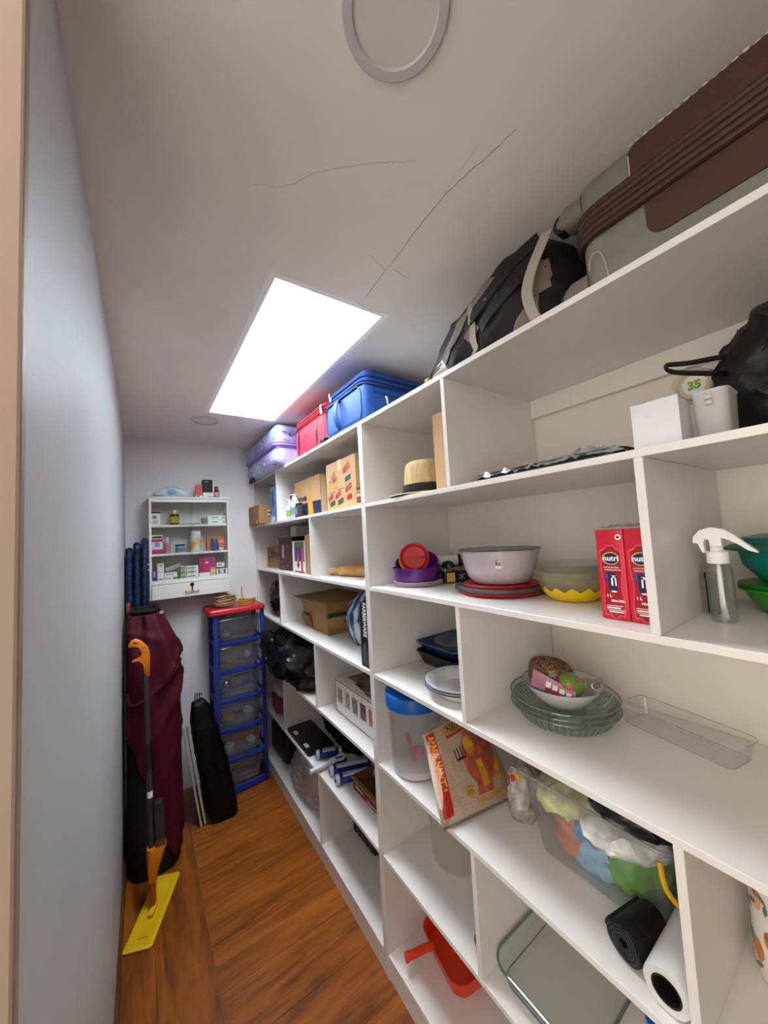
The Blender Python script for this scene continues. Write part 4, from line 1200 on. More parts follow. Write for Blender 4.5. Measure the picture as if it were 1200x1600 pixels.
# contents
t = thing('seed_bag', 'clear bag packed with brown seeds in the white bowl', 'bag', (cx + .02, cy + .04, zb + .02))
b = bm0(); blob(b, (cx + .005, cy + .035, zb + .034), (.10, .12, .078), p=2.4, sub=4, amp=.006, freq=22, seed=4, flat=False); obj('seeds', b, mat('seeds', '#2e1a10', .85, col2='#8a6040', vscale=150, bump=1.0, bscale=150, detail=1), t)
b = bm0(); blob(b, (cx + .005, cy + .035, zb + .032), (.107, .127, .083), p=2.3, sub=3, amp=.008, freq=20, seed=7, flat=False); loft(b, [circ(.006, zb + .11, 10, cx + .02, cy + .02), circ(.010, zb + .125, 10, cx + .022, cy + .018), circ(.016, zb + .140, 10, cx + .025, cy + .015)]); obj('film', b, clear('film3', '#fdfbf8', .35, .12, .02), t)
mat('carton_red2', '#8c2338', .45)
t = thing('pink_sachet', 'pink foil sachet with white squares leaning in the white bowl', 'packet', (cx - .06, cy + .02, zb + .03))
pa, pb = V((.905, .626, 1.200)), V((.928, .515, 1.192))
du = (pb - pa).normalized(); dn = (V((0, 0, CAM_Z)) - pa).normalized(); dn = (dn - du * dn.dot(du)).normalized(); dw = dn.cross(du)
Msa = Matrix(((du.x, dw.x, dn.x, pa.x), (du.y, dw.y, dn.y, pa.y), (du.z, dw.z, dn.z, pa.z), (0, 0, 0, 1)))
LS = (pb - pa).length
b = bm0()
n = 10
secs = []
def sw(v):
    return .040 * (1 - v) + .012 * v
for j in range(n + 1):
    v = j / n
    th = .006 * math.sin(math.pi * min(1, v + .05)) + .0012
    lo_, hi_ = -.010, sw(v)
    secs.append([(LS * v, lo_, -th), (LS * v, hi_, -th), (LS * v, hi_ - .002, th), (LS * v, lo_ + .002, th)])
loft(b, secs, M=Msa); obj('sachet', b, mat('sachet_pink', '#c09bb0', .35, col2='#a8506a', vscale=14), t)
b = bm0(); loft(b, [[(LS * .35, -.011, .0072), (LS * .98, -.011, .0045), (LS * .98, .000, .0052), (LS * .35, .000, .0078)], [(LS * .35, -.011, .0078), (LS * .98, -.011, .0051), (LS * .98, .000, .0058), (LS * .35, .000, .0084)]], M=Msa); obj('red_band', b, 'carton_red2', t, smooth=False)
for k in range(4):
    u = LS * (.36 + k * .155)
    b = bm0(); box(b, u, u + .013, .001 - .003 * k, .015 - .004 * k, .0072, .0092 - .0006 * k, M=Msa); obj('white_square', b, 'ink_white', t, smooth=False)
t = thing('spotted_ball', 'green ball with pink spots in the white bowl', 'ball', (cx - .035, cy - .035, zb + .025))
cb = V((cx - .018, cy - .034, zb + .060))
b = bm0(); bmesh.ops.create_uvsphere(b, u_segments=32, v_segments=20, radius=.0335, matrix=Matrix.Translation(cb)); ball = obj('ball', b, mat('ball_green', '#4f9a1f', .3, coat=.3), t)
vb = (V((0, 0, CAM_Z)) - cb).normalized()
sx_ = V((0, 0, 1)).cross(vb).normalized(); sy_ = vb.cross(sx_)
for (u, v, r_) in ((.0, -.14, .32), (-.75, .35, .26), (.45, .38, .24), (-.12, .42, .16), (.72, -.15, .2), (-.62, -.12, .28), (-.1, .78, .2), (.25, -.75, .22), (-.9, .0, .2)):
    ww = max(0.05, 1 - u * u - v * v) ** .5
    d = (sx_ * u + sy_ * v + vb * ww).normalized()
    Md = Matrix.Translation(cb + d * .0325) @ d.to_track_quat('Z', 'Y').to_matrix().to_4x4()
    b = bm0(); lathe(b, [(.0335 * r_ * .75, .0), (.0335 * r_ * .72, .0010), (.0335 * r_ * .4, .0017), (.0005, .0019)], 16, Md); obj('spot', b, mat('spot_pink', '#d8226f', .35), ball)
t = thing('blister_pack', 'clear plastic blister pack behind the spotted ball in the white bowl', 'packet', (cx + .06, cy - .045, zb + .03))
Mbp = Matrix.Translation((cx + .050, cy - .058, zb + .046)) @ Matrix(((.60, .30, -.74, 0), (-.79, .28, -.55, 0), (.05, .91, .40, 0), (0, 0, 0, 1)))
b = bm0(); loft(b, [rr(.06, .045, .008, -.003, 4), rr(.06, .045, .008, .0, 4), rr(.05, .035, .008, .006, 4)], M=Mbp); obj('pack', b, clear('blister', '#f0ece8', .8, .1, .2, '#cfc6bf'), t)
b = bm0(); tube(b, [Mbp @ V(p) for p in circ(.010, .007, 20, .008, 0)], .0012, 6, closed=True); tube(b, [Mbp @ V(p) for p in circ(.006, .0072, 16, -.012, .002)], .001, 6, closed=True); obj('ring', b, 'steel', t)

# clear plastic tray
t = thing('clear_tray', 'empty clear plastic tray lying at the back of fourth shelf', 'tray', (1.09, .35, z))
M = Matrix.Translation((1.085, .345, z)) @ Matrix.Rotation(R(-12), 4, 'Z')
b = bm0(); loft(b, [rr(.085, .225, .014, .0008), rr(.088, .228, .014, .003), rr(.104, .243, .016, .043), rr(.112, .251, .018, .044), rr(.112, .251, .018, .0455), rr(.102, .241, .016, .0445), rr(.086, .226, .014, .004), rr(.08, .22, .012, .0022)], M=M); o = obj('tray', b, clear('tray_clear', '#fdfdfd', .3, .05, .015), t)
b = bm0(); tube(b, [M @ V(p) for p in rr(.112, .251, .018, .045)], .0011, 6, closed=True); obj('rim', b, clear('rim_clear', '#e6e8e7', .6, .1, .3), o)
b = bm0(); tube(b, [M @ V(p) for p in rr(.086, .226, .014, .0016)], .0009, 6, closed=True); obj('base_edge', b, 'rim_clear', o)
# ---------------------------------------------------------------- fifth shelf
z = ZS[5] + .0006
t = thing('black_rubbish_bag', 'big glossy black rubbish bag bulging over the fifth shelf edge', 'bag', (.88, 2.2, z))
b = bm0(); blob(b, (.895, 2.26, z), (.44, .78, .285), p=2.5, sub=5, amp=.04, freq=6, seed=31, crease=.022, cf=9); obj('body', b, 'bin_bag', t)
b = bm0(); blob(b, (.70, 2.45, z + .10), (.10, .22, .17), p=2.2, sub=4, amp=.015, freq=14, seed=6, crease=.008, cf=18, flat=False); obj('loose_end', b, 'bin_bag', t)

t = carton('picture_storage_box', 'white storage box with a row of printed pictures on its side', 'box', .808, 1.12, 1.24, 1.692, z, .925, 'paper_white', None)
F = FX(.808, 1.692, z)
cols = ('#6b4b3a', '#8a6f62', '#575a5e', '#7d6a5c', '#6a4428')
for i in range(5):
    u = .022 + i * .074
    pr('picture', [rect(u, u + .05, .052, .122)], mat('pic%d' % i, cols[i], .4, col2=('#b9a898', '#c9b7ab', '#9a9da0', '#4e4038', '#c0984e')[i], vscale=45, detail=2), t, F)
    pr('caption_mark', [rect(u + .012, u + .02, .131, .136)], 'ink_grey', t, F)
pr('edge_line', [rect(0, .45, .150, .1535), rect(0, .003, 0, .153), rect(0, .45, 0, .002)], mat('dark_line', '#3b3537', .5), t, F, h=.0008)
FzT = FZ(.808, 1.692, .9255)
pr('top_picture', [[(.03, .05), (.30, .02), (.44, .10), (.44, .30), (.05, .30)]], mat('top_dark', '#3a332e', .4, col2='#8a867c', vscale=14, detail=2), t, FzT)
pr('top_green', [[(.25, .02), (.44, .012), (.44, .10), (.33, .06)]], mat('top_olive', '#6f8434', .4), t, FzT, h=.001)
pr('top_badge', [ell(.29, .10, .035, .018)], mat('badge', '#5a2c26', .4), t, FzT, h=.0014)
pr('top_label', [rect(.03, .13, .01, .05)], 'paper_white', t, FzT, h=.0012)

# clear jar with blue lid
t = thing('storage_jar', 'tall clear storage jar with bright blue lid and pink scoop inside', 'jar', (.835, 1.092, z))
M = Matrix.Translation((.842, 1.095, z))
b = bm0(); lathe(b, [(.078, .0008), (.087, .004), (.090, .02), (.098, .255), (.0955, .255), (.0875, .02), (.08, .006)], 48, M); jr = obj('jar', b, clear('jar_plastic', '#fcfcfd', .3, .1, .13, '#f4f4f8'), t)
b = bm0(); lathe(b, [(.100, .236), (.105, .238), (.106, .28), (.104, .285), (.09, .288), (.02, .289)], 48, M); obj('lid', b, mat('lid_blue', '#0f62b4', .35), t)
b = bm0(); lathe(b, [(.085, .006), (.0865, .02), (.087, .03), (.04, .034), (.003, .032)], 40, M); obj('rice_inside', b, mat('powder', '#d6d0c8', .9), t)
b = bm0(); box(b, -.020, .020, -.012, .012, .0, .05, bev=.008, M=Matrix.Translation((.815, 1.06, z + .05)) @ Matrix.Rotation(R(20), 4, 'Y')); box(b, -.008, .008, -.004, .004, .04, .12, bev=.003, M=Matrix.Translation((.81, 1.055, z + .05)) @ Matrix.Rotation(R(-18), 4, 'Y')); obj('scoop', b, mat('scoop_pink', '#b8326a', .4), t)

# rice bag, standing on the edge and leaning on the jar
t = thing('rice_bag', 'clear bag of rice with red strip and orange print leaning over the shelf edge', 'rice bag', (.86, .80, z))
P00, P10, P01, P11 = V((.716, .826, .7705)), V((.985, .775, .7745)), V((.748, .935, .985)), V((.985, .905, 1.02))
def rp(u, v, w_):
    p = P00 * (1 - u) * (1 - v) + P10 * u * (1 - v) + P01 * (1 - u) * v + P11 * u * v
    ax = (P10 - P00).normalized(); ay = (P01 - P00).normalized()
    n = ax.cross(ay).normalized()
    if n.y > 0:
        n = -n
    return p + n * w_
def thick(u, v):
    e = max(0, 1 - abs(2 * u - 1) ** 2.6) * max(0, 1 - abs(2 * v - 1) ** 2.6)
    top = 1 - .35 * max(0, (v - .6) / .4)
    return .029 * e ** .7 * top + .0010
def ricesurf(side, u0=0, u1=1, v0=0, v1=1, n=40, off=0.0):
    g = bm0()
    vs = []
    for i in range(n + 1):
        row = []
        for j in range(n + 1):
            u = u0 + (u1 - u0) * i / n; v = v0 + (v1 - v0) * j / n
            cr = .003 * noise.noise(V((u * 8, v * 12, 3 + side))) + .0024 * (abs(noise.noise(V((u * 22, v * 7, 7)))) - .25) + .0016 * noise.noise(V((u * 34, v * 34, 2)))
            e = max(0, 1 - (2 * u - 1) ** 8) * max(0, 1 - (2 * v - 1) ** 8)
            row.append(g.verts.new(rp(u, v, side * (thick(u, v) + cr * e + off))))
        vs.append(row)
    for i in range(n):
        for j in range(n):
            g.faces.new((vs[i][j], vs[i + 1][j], vs[i + 1][j + 1], vs[i][j + 1]))
    return g
g = ricesurf(1); g2 = ricesurf(-1); join(g, g2); bmesh.ops.remove_doubles(g, verts=g.verts[:], dist=.0001)
rb = obj('rice', g, mat('rice', '#b89d83', .7, col2='#d0b9a0', vscale=380, bump=.8, bscale=300, detail=1), t)
fm = clear('bag_film', '#fdfcfa', 1.2, .13, .0)
obj('film', ricesurf(1, -.02, 1.02, .0, 1.02, off=.0030), fm, t)
mat('strip_red', '#b8210f', .35); mat('strip_orange', '#e0841a', .35); mat('print_orange', '#b0503c', .4, var=.25, vscale=30); mat('print_yellow', '#c4961e', .4, var=.2, vscale=50); mat('print_brown', '#3c2a22', .4)
obj('red_strip', ricesurf(1, .03, .15, .10, .97, n=24, off=.0018), 'strip_red', rb)
def on_bag(bm_in, off):
    """bend flat geometry given in (u, v, h) onto the bag front"""
    for vtx in bm_in.verts:
        u, v, h = vtx.co
        vtx.co = rp(u, v, thick(min(max(u, 0), 1), min(max(v, 0), 1)) + off + h)
    return bm_in
def bag_print(name, poly, m, off=.0020):
    b = bm0()
    vs = [b.verts.new((x, y_, 0)) for x, y_ in poly]
    b.faces.new(vs)
    bmesh.ops.triangulate(b, faces=b.faces[:])
    for _ in range(3):
        bmesh.ops.subdivide_edges(b, edges=[e for e in b.edges if e.calc_length() > .03], cuts=1, use_grid_fill=False)
        bmesh.ops.triangulate(b, faces=b.faces[:])
    obj(name, on_bag(b, off), m, rb)
def bag_text(s, u, v, size, m, rot=0, sx=1.0, off=.0030, bold=0.0):
    cu = bpy.data.curves.new('t', 'FONT'); cu.body = s; cu.size = size; cu.offset = bold; cu.resolution_u = 2
    o = bpy.data.objects.new('t', cu); me = bpy.data.meshes.new_from_object(o); bpy.data.objects.remove(o)
    b = bm0(); b.from_mesh(me); bpy.data.meshes.remove(me)
    bmesh.ops.transform(b, matrix=Matrix.Translation((u, v, 0)) @ Matrix.Rotation(R(rot), 4, 'Z') @ Matrix.Diagonal((sx, 1, 1, 1)), verts=b.verts[:])
    obj('lettering', on_bag(b, off), m, rb, smooth=False)
bag_print('orange_patch', ell(.66, .55, .24, .30, 20), 'print_orange')
bag_print('red_patch', [(.50, .18), (.72, .17), (.74, .30), (.52, .30)], 'print_orange', .0022)
bag_print('yellow_patch', [(.60, .24), (.70, .24), (.66, .50), (.58, .50)], 'print_yellow', .0026)
bag_print('yellow_patch', ell(.56, .69, .075, .10, 14), 'print_yellow', .0026)
bag_print('straw_patch', ell(.875, .32, .07, .10, 14), 'print_yellow', .0026)
bag_print('weight_badge', ell(.40, .255, .06, .045, 16), 'print_yellow', .0024)
for k in range(4):
    bag_print('fork_tine', [(.33 + k * .045, .60), (.345 + k * .045, .60), (.345 + k * .045, .70), (.33 + k * .045, .70)], 'print_brown', .0024)
bag_print('fork_bar', [(.34, .575), (.47, .575), (.48, .60), (.33, .60)], 'print_brown', .0024)
bag_print('name_plate_edge', [(.30, .83), (.86, .85), (.86, .975), (.30, .965)], 'strip_red', .0022)
bag_print('name_plate', [(.31, .865), (.85, .88), (.85, .965), (.31, .955)], 'print_yellow', .0026)
bag_text('NARCITA', .34, .88, .105, 'print_brown', 1, .98, bold=.002)
bag_text('100% LOJANO', .46, .095, .085, 'print_yellow', 2, .80, bold=.003)
bag_text('1 KG', .36, .24, .045, 'print_brown', 0, .8)
bag_text('ARROZ NARCITA', .060, .935, .105, mat('strip_yellow', '#efa52a', .4), -90, .72, bold=.003)
obj('bottom_seal', ricesurf(1, .0, 1.0, .002, .03, n=16, off=.002), mat('seal_grey', '#6b665f', .35), t)
obj('top_seal', ricesurf(1, .0, 1.0, .985, 1.05, n=16, off=.0006), clear('seal_clear', '#dcd6cc', .4, .2, .3), t)

t = thing('snack_bag', 'clear crinkled bag with red marks squeezed beside the plastic bin', 'bag', (.93, .71, z))
src = bm0(); blob(src, (.965, .715, z), (.13, .075, .165), p=2.6, sub=4, amp=.012, freq=18, seed=9, crease=.010, cf=24); bv = BVHTree.FromBMesh(src)
obj('bag', src, mat('grey_film', '#8f8680', .2, col2='#b9b0a8', vscale=45, bump=.8, bscale=60), t)
drape(bv, [(p[0] + .722, p[1] + z + .125) for p in ell(0, 0, .012, .008, 14)], 'ink_red', t, 'red_mark', off=.001, x0=.8)
drape(bv, [(.748, z + .035), (.742, z + .035), (.738, z + .11), (.744, z + .115)], 'strip_red', t, 'red_mark', off=.001, x0=.8)

# clear bin with plastic bags
t = thing('plastic_bin', 'big clear plastic storage bin with yellow latch handle', 'storage bin', (1.02, .49, z))
M = Matrix.Translation((1.022, .489, z))
b = bm0(); loft(b, [rr(.27, .265, .025, .0008), rr(.28, .275, .028, .005), rr(.318, .345, .03, .195), rr(.33, .358, .032, .196), rr(.33, .358, .032, .202), rr(.314, .341, .03, .199), rr(.275, .27, .026, .007), rr(.26, .255, .02, .004)], M=M); bn = obj('bin', b, clear('bin_plastic', '#fbfcfc', .3, .1, .05, '#eceef0'), t)
b = bm0(); tube(b, [M @ V(p) for p in rr(.33, .358, .032, .199)], .0035, 8, closed=True); obj('rim', b, clear('bin_rim', '#e9ecec', .5, .15, .35), bn)
b = bm0(); tube(b, spline([(.853, .330, z + .185), (.845, .325, z + .165), (.843, .318, z + .145), (.846, .305, z + .130), (.853, .296, z + .125)], 5), .0055, 8); obj('latch_handle', b, mat('latch_yellow', '#d9a900', .35), t)
b = bm0(); box(b, .856, .864, .655, .668, z + .170, z + .186, bev=.003); obj('latch', b, 'latch_yellow', t)
bagspec = [('lime green carrier bag at the bottom right in the clear bin', '#5f9a26', (1.0, .425, z + .008), (.20, .125, .14), 41),
           ('peach and dark printed bag at the left end in the clear bin', '#b8745a', (1.0, .552, z + .008), (.20, .115, .15), 42),
           ('pale blue plastic bag low in the middle of clear bin', '#8db4cc', (.965, .490, z + .008), (.14, .10, .11), 43),
           ('pale yellow plastic bag in the upper left of clear bin', '#c9cb94', (.985, .568, z + .118), (.23, .14, .065), 44),
           ('white crumpled plastic bag in the upper middle of clear bin', '#e2e2e0', (.985, .435, z + .105), (.23, .17, .070), 45),
           ('sky blue crumpled bag in the middle of clear bin', '#4f86b4', (.945, .500, z + .088), (.11, .08, .055), 46),
           ('turquoise printed bag heaped on top at the left of clear bin', '#3f95b8', (1.02, .57, z + .176), (.19, .14, .075), 47),
           ('black plastic bag heaped on top at the right of clear bin', '#1b1b1d', (.99, .415, z + .172), (.22, .18, .07), 48)]
for i, (lb, col, c, sz, sd) in enumerate(bagspec):
    b = bm0(); blob(b, c, sz, p=2.8, sub=4, amp=.010, freq=18, seed=sd, crease=.010, cf=22)
    tag(obj('carrier_bag', b, mat('bagcol%d' % i, col, .3, var=.3, vscale=26, bump=.8, bscale=50), loc=c), lb, 'bag', 'plastic bags in the clear bin')

# rolls
def roll(name, label, p0, p1, r, m, core_r, core_m, ragged=False):
    p0, p1 = V(p0), V(p1); d = p1 - p0; L = d.length
    t = thing(name, label, 'roll', p0)
    M = Matrix.Translation(p0) @ d.to_track_quat('Z', 'X').to_matrix().to_4x4()
    wb = (lambda a: 1 + .05 * math.sin(3 * a + 1) + (.16 if abs(math.sin(a / 2 - 1.0)) > .985 else 0)) if ragged else None
    N = 48
    b = bm0()
    loft(b, [circ(core_r, .06, N), circ(core_r, .0, N), circ(r * .97, .0, N, wob=wb), circ(r, .002, N, wob=wb), circ(r, L, N, wob=wb)], True, True, M); obj('sheet_roll', b, m, t)
    b = bm0(); loft(b, [circ(core_r * .97, .04, N), circ(core_r * .97, -.0008, N), circ(core_r * 1.12, -.0008, N), circ(core_r * 1.12, .001, N)], True, False, M); obj('core', b, core_m, t)
    if ragged:
        for k in (.45, .62, .80):
            b = bm0(); tube(b, [M @ V(p) for p in circ(r * k, -.0008, 36, wob=wb)], .0009, 5, closed=True); obj('layer', b, 'dark_grey_plastic', t)
    return t
roll('bin_bag_roll', 'roll of black bin bags lying beside the white film roll', (.780, .380, z + .039), (.872, .361, z + .039), .034, 'bin_bag_matte', .008, 'black_plastic', True)
roll('film_roll', 'white roll of film with dark hollow core at the shelf front', (.760, .304, z + .037), (1.05, .304, z + .037), .0362, mat('film_white', '#d2d4d2', .3), .0205, mat('core_dark', '#151318', .5))

# floral canister in the near bay
def floral():
    m = bpy.data.materials.new('floral_paper'); m.use_nodes = True
    b = m.node_tree.nodes['Principled BSDF']; b.inputs['Base Color'].default_value = lin('#dcd8d4'); b.inputs['Roughness'].default_value = .35
    MATS['floral_paper'] = m
floral()
t = thing('floral_canister', 'white round canister printed with oranges and grey-green leaves', 'canister', (1.0, .165, z))
ccx, ccy, cr_ = 1.0, .168, .066
M = Matrix.Translation((ccx, ccy, z))
b = bm0(); lathe(b, [(.060, .0008), (.066, .004), (.066, .185), (.064, .190)], 56, M); cb_ = obj('body', b, 'floral_paper', t)
b = bm0(); lathe(b, [(.0668, .172), (.0672, .174), (.0672, .194), (.064, .197), (.02, .198)], 56, M); obj('lid', b, 'floral_paper', t)
def cyl_print(name, poly, m, off):
    b = bm0()
    vs = [b.verts.new((x, y_, 0)) for x, y_ in poly]
    b.faces.new(vs); bmesh.ops.triangulate(b, faces=b.faces[:])
    for _ in range(2):
        bmesh.ops.subdivide_edges(b, edges=[e for e in b.edges if e.calc_length() > .012], cuts=1); bmesh.ops.triangulate(b, faces=b.faces[:])
    for v in b.verts:
        a = v.co.x / cr_; zz = v.co.y
        v.co = V((ccx + (cr_ + off) * math.cos(a), ccy + (cr_ + off) * math.sin(a), z + zz))
    obj(name, b, m, cb_)
mat('leaf_grey', '#5d6a58', .45); mat('orange_fruit', '#d07a2c', .45); mat('peach_fruit', '#d9a07c', .45)
rnd = random.Random(5)
a0 = math.pi * cr_
oranges = [(a0 - .055, .145), (a0 - .03, .085), (a0 + .01, .13), (a0 + .035, .06), (a0 - .06, .05), (a0 + .0, .02), (a0 + .055, .15), (a0 + .06, .10), (a0 - .012, .172)]
for i, (u, v) in enumerate(oranges):
    cyl_print('orange_motif', ell(u, v, .0135, .019, 18), 'orange_fruit' if i % 3 else 'peach_fruit', .0006)
for i in range(34):
    u, v = a0 + rnd.uniform(-.09, .09), rnd.uniform(.012, .168)
    an = rnd.uniform(0, math.pi); L_, w_ = .011, .0036
    ca, sa = math.cos(an), math.sin(an)
    pts = [(-L_, 0), (-L_ * .3, w_), (L_ * .3, w_), (L_, 0), (L_ * .3, -w_), (-L_ * .3, -w_)]
    cyl_print('leaf_motif', [(u + x * ca - y_ * sa, v + x * sa + y_ * ca) for x, y_ in pts], 'leaf_grey', .0009 + .00005 * i)

# ---------------------------------------------------------------- sixth shelf
z = ZS[6] + .0006
t = thing('folded_cloth', 'folded pink and white cloth bundle in the far bay of sixth shelf', 'cloth', (.9, 2.6, z))
b = bm0(); blob(b, (.92, 2.595, z), (.32, .40, .12), p=3, sub=4, amp=.02, freq=9, seed=51, crease=.012, cf=10); obj('pink_fold', b, mat('pink_cloth', '#8a3a55', .8, var=.1), t)
b = bm0(); blob(b, (.92, 2.58, z + .10), (.28, .36, .075), p=2.6, sub=4, amp=.02, freq=9, seed=52, crease=.012, cf=10); obj('white_fold', b, mat('white_cloth', '#b9b3b6', .8, var=.08), t)
t = thing('black_folder', 'flat black folder with two white labels at the sixth shelf edge', 'folder', (.85, 2.13, z))
b = bm0(); loft(b, [rr(.165, .36, .018, z + .0006, 5, .8305, 2.13), rr(.165, .36, .018, z + .013, 5, .8305, 2.13)]); obj('cover', b, mat('folder_black', '#151517', .45), t)
for yy in (2.215, 2.045):
    b = bm0(); loft(b, [rr(.022, .050, .008, z + .013, 4, .775, yy), rr(.022, .050, .008, z + .0142, 4, .775, yy)]); obj('white_label', b, 'ink_white', t, smooth=False)
t = thing('black_rubbish_bag', 'dull black bag filling the middle of sixth shelf behind the rollers', 'bag', (1.0, 1.9, z))
b = bm0(); blob(b, (1.045, 1.99, z + .0), (.25, .58, .29), p=2.8, sub=5, amp=.03, freq=6, seed=61, crease=.016, cf=10, shape=lambda q: V((min(q.x, .138), q.y, q.z))); obj('body', b, 'bin_bag_matte', t)
mat('roller_blue', '#152c78', .35); mat('roller_white', '#b9bccb', .4); mat('grip_white', '#cfd0dc', .35)
def roller(x0, y0, x1, y1, label, zz):
    t = thing('blue_roller', label, 'roller', (x0, y0, z), 'blue and white plastic rollers')
    d = V((x1 - x0, y1 - y0, 0)); L_ = d.length; ang = math.atan2(d.y, d.x)
    M = Matrix.Translation((x0, y0, zz)) @ Matrix.Rotation(ang, 4, 'Z')
    b = bm0(); box(b, .01, L_ - .01, -.018, .018, .008, .038, bev=.004, M=M); obj('bar', b, 'roller_blue', t)
    b = bm0(); box(b, .028, L_ - .03, -.014, .014, .036, .046, bev=.003, M=M); obj('white_cover', b, 'roller_white', t)
    for u in (.004, L_ - .004):
        b = bm0(); lathe(b, [(.016, -.010), (.023, -.008), (.023, .008), (.016, .010)], 24, M @ Matrix.Translation((u, 0, .0235)) @ Matrix.Rotation(R(90), 4, 'Y')); wh = obj('end_cap', b, 'roller_white', t)
        s = -1 if u < .05 else 1
        b = bm0(); lathe(b, [(.011, .0), (.011, .005), (.004, .0052), (.004, .007), (.001, .0072)], 16, M @ Matrix.Translation((u + s * .0095, 0, .0235)) @ Matrix.Rotation(R(90 * s), 4, 'Y')); obj('hub', b, 'roller_blue', wh)
roller(.782, 1.905, .90, 1.855, 'blue and white roller farthest along the sixth shelf', z + .0006)
roller(.782, 1.735, .985, 1.655, 'long blue and white roller in the middle of the group', z + .0006)
roller(.775, 1.655, .955, 1.595, 'blue and white roller nearest the open box', z + .0006)
t = thing('white_grip', 'white plastic hose grip pointing out over the sixth shelf edge', 'grip', (.80, 1.80, z))
b = bm0(); tube(b, spline([(.695, 1.800, z + .020), (.73, 1.800, z + .022), (.79, 1.795, z + .030), (.835, 1.79, z + .034)], 5), [.0135] * 2 + [.011] * 4 + [.012] * 6 + [.016] * 4, 14); obj('grip', b, 'grip_white', t)
b = bm0(); tube(b, spline([(.835, 1.775, z + .036), (.86, 1.76, z + .040), (.885, 1.775, z + .040), (.88, 1.80, z + .038), (.85, 1.805, z + .036)], 5), .007, 8); obj('loop', b, 'roller_white', t)
b = bm0(); box(b, .83, .90, 1.783, 1.818, z + .0008, z + .028, bev=.005); lathe(b, [(.012, -.008), (.02, -.006), (.02, .006), (.012, .008)], 20, Matrix.Translation((.825, 1.80, z + .0215)) @ Matrix.Rotation(R(90), 4, 'Y')); obj('base', b, 'roller_blue', t)
t = thing('open_carton', 'open red and brown carton with black cloth inside', 'box', (.97, 1.42, z))
x0, x1, y0, y1, h = .828, 1.10, 1.2385, 1.585, .062
for (a, c2, e, f) in ((x0, x0 + .004, y0, y1), (x1 - .004, x1, y0, y1), (x0, x1, y0, y0 + .004), (x0, x1, y1 - .004, y1)):
    b = bm0(); box(b, a, c2, e, f, z + .0006, z + h); obj('side', b, 'cardboard_dark', t, smooth=False)
b = bm0(); box(b, x0, x1, y0, y1, z + .0005, z + .004); obj('bottom', b, 'cardboard_dark', t, smooth=False)
pr('red_print', [rect(0, .346, .0, .034)], mat('carton_red', '#7d1620', .45), t, FX(x0, y1, z), h=.0008)
pr('white_print', [rect(.02, .09, .018, .024), rect(.12, .2, .008, .013), rect(.22, .30, .02, .026)], 'paper_white', t, FX(x0, y1, z), h=.0012)
b = bm0(); loft(b, [[(.829, 1.24, z + .062), (.829, 1.58, z + .062), (.80, 1.56, z + .078), (.802, 1.28, z + .07)], [(.83, 1.24, z + .065), (.83, 1.58, z + .065), (.802, 1.56, z + .081), (.804, 1.28, z + .073)]]); obj('flap', b, 'cardboard', t, smooth=False)
b = bm0(); blob(b, (.965, 1.42, z + .005), (.18, .25, .11), p=2.4, sub=4, amp=.02, freq=10, seed=71, crease=.01, cf=14)
tag(obj('black_cloth', b, mat('black_cloth', '#121113', .8, bump=.3, bscale=300), loc=(.975, 1.42, z + .005)), 'bunched black cloth lying inside the open red carton', 'cloth')

t = thing('translucent_bucket', 'tall milky translucent plastic bucket on the sixth shelf', 'bucket', (.965, 1.03, z))
M = Matrix.Translation((.968, 1.035, z))
b = bm0(); lathe(b, [(.088, .0008), (.097, .005), (.108, .24), (.114, .243), (.114, .25), (.105, .25), (.094, .008), (.085, .004)], 48, M); obj('bucket', b, clear('bucket_plastic', '#fdfdfb', .15, .2, .14, '#fbfaf4'), t)
b = bm0(); lathe(b, [(.1085, .215), (.111, .217), (.111, .222), (.1087, .224)], 48, M, cap0=False, cap1=False); obj('rim_ring', b, 'bucket_plastic', t)
t = thing('dark_brush', 'rounded dark brown brush peeking out beside the divider', 'brush', (.80, .775, z))
b = bm0(); blob(b, (.805, .772, z + .018), (.07, .045, .035), p=3, sub=3, amp=.002, freq=20); obj('back', b, mat('brush_brown', '#2a211f', .4), t)
b = bm0()
for i in range(7):
    for j in range(4):
        tube(b, [(.78 + i * .0085, .758 + j * .009, z + .001), (.78 + i * .0085, .758 + j * .009, z + .022)], .002, 5)
obj('bristles', b, 'brush_brown', t)

# glass baking dish
t = thing('baking_dish', 'large rectangular clear glass baking dish on the sixth shelf', 'baking dish', (.94, .56, z))
M = Matrix.Translation((.945, .595, z))
b = bm0()
W_, D_ = .36, .262
loft(b, [rr(W_ - .05, D_ - .05, .03, .0008, 7), rr(W_ - .04, D_ - .04, .035, .005, 7), rr(W_ - .016, D_ - .016, .042, .046, 7), rr(W_ + .002, D_ + .002, .05, .048, 7), rr(W_ + .002, D_ + .002, .05, .053, 7), rr(W_ - .018, D_ - .018, .042, .051, 7), rr(W_ - .046, D_ - .046, .034, .010, 7), rr(W_ - .06, D_ - .06, .028, .006, 7)], M=M); o = obj('dish', b, 'glass_tint', t)
b = bm0(); tube(b, [M @ V(p) for p in rr(W_ - .004, D_ - .004, .048, .0515, 7)], .0038, 8, closed=True); obj('rim', b, 'glass_edge', o)
b = bm0(); tube(b, [M @ V(p) for p in rr(W_ - .042, D_ - .042, .034, .004, 7)], .0016, 6, closed=True); obj('base_edge', b, 'glass_edge', o)
t = thing('food_cover', 'blue plastic food cover lying right of the glass baking dish', 'cover', (1.0, .39, z))
b = bm0(); lathe(b, [(.066, .0008), (.070, .003), (.070, .012), (.064, .015), (.03, .015)], 40, Matrix.Translation((1.035, .392, z))); obj('lid', b, 'lid_blue', t)
b = bm0(); tube(b, circ(.058, z + .0155, 40, 1.035, .392), .002, 6, closed=True); obj('ridge', b, 'lid_blue', t)

